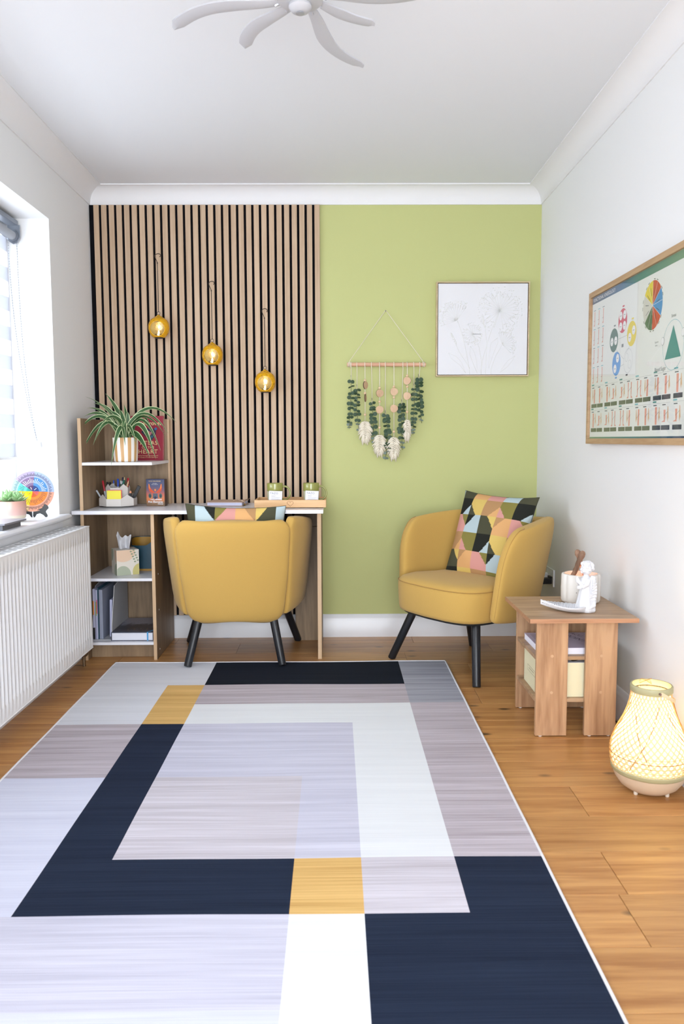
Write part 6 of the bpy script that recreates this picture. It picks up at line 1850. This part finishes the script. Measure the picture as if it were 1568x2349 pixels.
part(MB().lathe([(shr(z)-0.004, z) for z in [0.081+0.229*k/24 for k in range(25)]], n=48, caps=False), 'paper_liner', M_liner, wl, smooth=180, local=True)
M_strip = translucent_mat('bamboo_strip', srgb(230, 206, 172), 0.24, srgb(240, 204, 150))
M_strd = mat('brown_bamboo_strip', srgb(176, 122, 62), 0.6)
mb = MB(); NS = 36; seg = 30
def weave_pt(th0, dirn, t, off):
    z = 0.081+0.234*t
    th = th0+dirn*t*1.9
    r = shr(z)+off
    return Vector((r*math.cos(th), r*math.sin(th), z))
for dirn, off in ((1, 0.0002), (-1, 0.0012)):
    for s in range(NS):
        th0 = 2*PI*s/NS
        b = len(mb.v)
        for k in range(seg+1):
            t = k/seg; p = weave_pt(th0, dirn, t, off); w = 0.0052*(0.62+0.5*shr(p.z)/0.1165)
            d = (weave_pt(th0, dirn, min(1, t+.01), off)-weave_pt(th0, dirn, max(0, t-.01), off)).normalized()
            nrm_ = Vector((p.x, p.y, 0)).normalized(); sd = d.cross(nrm_).normalized()*w*0.5
            mb.v.append(tuple(p+sd)); mb.v.append(tuple(p-sd))
        for k in range(seg): mb.face((b+2*k, b+2*k+1, b+2*k+3, b+2*k+2))
part(mb, 'woven_strips', M_strip, wl, smooth=180, local=True, kind='stuff')
for zz in (0.094, 0.108, 0.122, 0.136):
    part(MB().tube([((shr(zz)+0.002)*math.cos(2*PI*k/48), (shr(zz)+0.002)*math.sin(2*PI*k/48), zz) for k in range(48)], 0.0011, 5, closed=True), 'weft_hoop', M_strd if abs(zz-0.122) < 0.001 else mat('straw_strip', srgb(226, 190, 130), 0.7), wl, smooth=180, local=True)
rg = random.Random(6)
for k in range(9):
    th0 = 2*PI*k/9+0.3; dr = 1 if k % 2 else -1; t0, t1 = rg.uniform(0, .15), rg.uniform(.55, .98)
    pts = [weave_pt(th0, dr*0.55, t0+(t1-t0)*i/16, 0.0022) for i in range(17)]
    part(MB().tube(pts, 0.0010, 5), 'brown_strip', M_strd, wl, smooth=180, local=True)
part(MB().lathe([(0.0565, 0.312), (0.0605, 0.312), (0.0625, 0.315), (0.0625, 0.330), (0.0605, 0.333), (0.0565, 0.333), (0.0555, 0.330), (0.0555, 0.315)], n=40, caps=False), 'top_hoop', M_olive, wl, smooth=40, local=True)
hd = MB()
for s in range(21):
    t = s/20; a = PI*t
    x = 0.064*math.cos(a); q = 0.074*math.sin(a)
    p = Vector((q*0.86+0.004, -x, 0.322-q*0.50))
    hd.v += [tuple(p+Vector((0.0, 0, 0.0055))), tuple(p+Vector((0, 0, -0.0055))), tuple(p+Vector((0.002, 0, -0.0055))), tuple(p+Vector((0.002, 0, 0.0055)))]
for s in range(20):
    for k in range(4): hd.face((s*4+k, s*4+(k+1) % 4, s*4+4+(k+1) % 4, s*4+4+k))
part(hd, 'carry_handle', mat('pale_bamboo_handle', srgb(218, 196, 160), 0.55), wl, smooth=50, local=True)
for s in (-1, 1):
    part(MB().tube([(0.0, s*0.062, 0.322), (0.0, s*0.068, 0.322)], 0.0035, 12), 'rivet', mat('brown_rivet', srgb(120, 92, 84), 0.4), wl, smooth=40, local=True)
part(MB().tube([(0.020, 0.050, 0.318), (0.0, 0.052, 0.331), (-0.014, 0.048, 0.336)], 0.0012, 5), 'tie_cord', M_strd, wl, smooth=180, local=True)
part(MB().tube([(-0.018, 0.050, 0.322), (0.004, 0.050, 0.330), (0.018, 0.046, 0.337)], 0.0012, 5), 'tie_cord', M_strd, wl, smooth=180, local=True)
M_bulb = mat('lit_bulb', (1, 1, 1), 0.4, emit=(1.0, 0.80, 0.45), estr=10.0)
part(MB().lathe([(0.010, 0.085), (0.013, 0.095), (0.024, 0.125), (0.030, 0.145), (0.026, 0.168), (0.012, 0.178), (0.001, 0.180)], n=24), 'bulb', M_bulb, wl, smooth=180, local=True)
l = bpy.data.lights.new('lamp_bulb_light', 'POINT'); l.energy = 5.5; l.color = (1.0, 0.80, 0.52); l.shadow_soft_size = 0.028
lo = bpy.data.objects.new('lamp_bulb_light', l); COL.objects.link(lo); lo.parent = wl; lo.location = (0, 0, 0.205)
part(MB().tube([LC+Vector((0.095, 0.03, 0.030)), LC+Vector((0.118, 0.08, 0.004)), LC+Vector((0.110, 0.30, 0.004)), LC+Vector((0.105, 0.62, 0.004)), LC+Vector((0.105, 1.2, 0.004))], 0.003, 8), 'mains_cable', P_blk, wl, smooth=180)

# ================================================================== CEILING FAN
FC = Vector((-0.083, 2.150, 0))
cf = thing('ceiling_fan', 'white ceiling fan with curved blades at the top of the room', 'ceiling fan', (FC.x, FC.y, ZC))
M_fan = mat('white_fan_plastic', srgb(186, 187, 192), 0.45); M_fgrey = mat('brushed_fan_metal', srgb(176, 180, 188), 0.3, metal=0.5)
part(MB().lathe([(0.002, 0.0), (0.070, -0.001), (0.066, -0.030), (0.030, -0.050), (0.012, -0.055)], (0, 0, 0), 32), 'ceiling_canopy', M_fan, cf, smooth=40, local=True)
part(MB().tube([(0, 0, -0.05), (0, 0, -0.125)], 0.011, 14), 'down_rod', M_fgrey, cf, smooth=40, local=True)
part(MB().lathe([(0.012, -0.115), (0.052, -0.122), (0.066, -0.136), (0.066, -0.168), (0.056, -0.178)], (0, 0, 0), 36), 'motor_housing', M_fgrey, cf, smooth=40, local=True)
part(MB().lathe([(0.056, -0.178), (0.060, -0.184), (0.058, -0.196), (0.030, -0.204), (0.003, -0.206)], (0, 0, 0), 36), 'hub_plate', M_fan, cf, smooth=40, local=True)
part(MB().lathe([(0.028, -0.205), (0.030, -0.212), (0.022, -0.222), (0.003, -0.226)], (0, 0, 0), 28), 'bottom_cap', M_fan, cf, smooth=40, local=True)
part(MB().lathe([(0.010, -0.2255), (0.011, -0.228), (0.003, -0.229)], (0, 0, 0), 16), 'cap_button', M_fgrey, cf, smooth=40, local=True)
def fan_blade(ang, L_, bend, name='blade'):
    """curved paddle from the hub: banana plan, pitched, thin"""
    mb = MB(); n_ = 16; ang = math.radians(ang)
    rows = []
    for k in range(n_+1):
        t = k/n_; r = 0.050+(L_-0.050)*t
        a = ang + bend*math.sin(PI*min(1, t*0.95))*0.9*(1-0.35*t)
        c = Vector((r*math.cos(a), r*math.sin(a), -0.190-0.006*t))
        rows.append(c)
    for k, c in enumerate(rows):
        t = k/n_
        tg = (rows[min(k+1, n_)]-rows[max(k-1, 0)]).normalized(); sd = Vector((-tg.y, tg.x, 0)).normalized()
        w = (0.012+0.014*min(1, t*2.2))*(1-0.28*t)
        if t > 0.90: w *= math.sqrt(max(0.04, 1-((t-0.90)/0.105)**2))
        up = Vector((0, 0, 1))
        for a in (-1, 0, 1): mb.v.append(tuple(c+sd*w*a+up*(a*w*0.06-0.005*(1-abs(a)))))
        for a in (1, 0, -1): mb.v.append(tuple(c+sd*w*a+up*(a*w*0.06-0.005*(1-abs(a))+0.004)))
    for k in range(n_):
        for j in range(6): mb.face((k*6+j, k*6+(j+1) % 6, k*6+6+(j+1) % 6, k*6+6+j))
    mb.face([0, 1, 2, 3, 4, 5]); mb.face([n_*6+j for j in range(6)][::-1])
    b = part(mb, name, M_fan, cf, smooth=40, local=True, weld=True)
    c = rows[1]
    part(MB().tube([(rows[0].x, rows[0].y, -0.186), (c.x, c.y, -0.196)], 0.004, 8), 'blade_screw', M_fgrey, b, local=True)
for ang, L_, bend in ((157, 0.375, 0.30), (123.6, 0.294, 0.22), (63, 0.400, 0.24), (30, 0.228, 0.12), (-8, 0.34, 0.2), (-62, 0.36, 0.2), (202, 0.34, 0.2), (244, 0.36, 0.2)):
    fan_blade(ang, L_, bend)
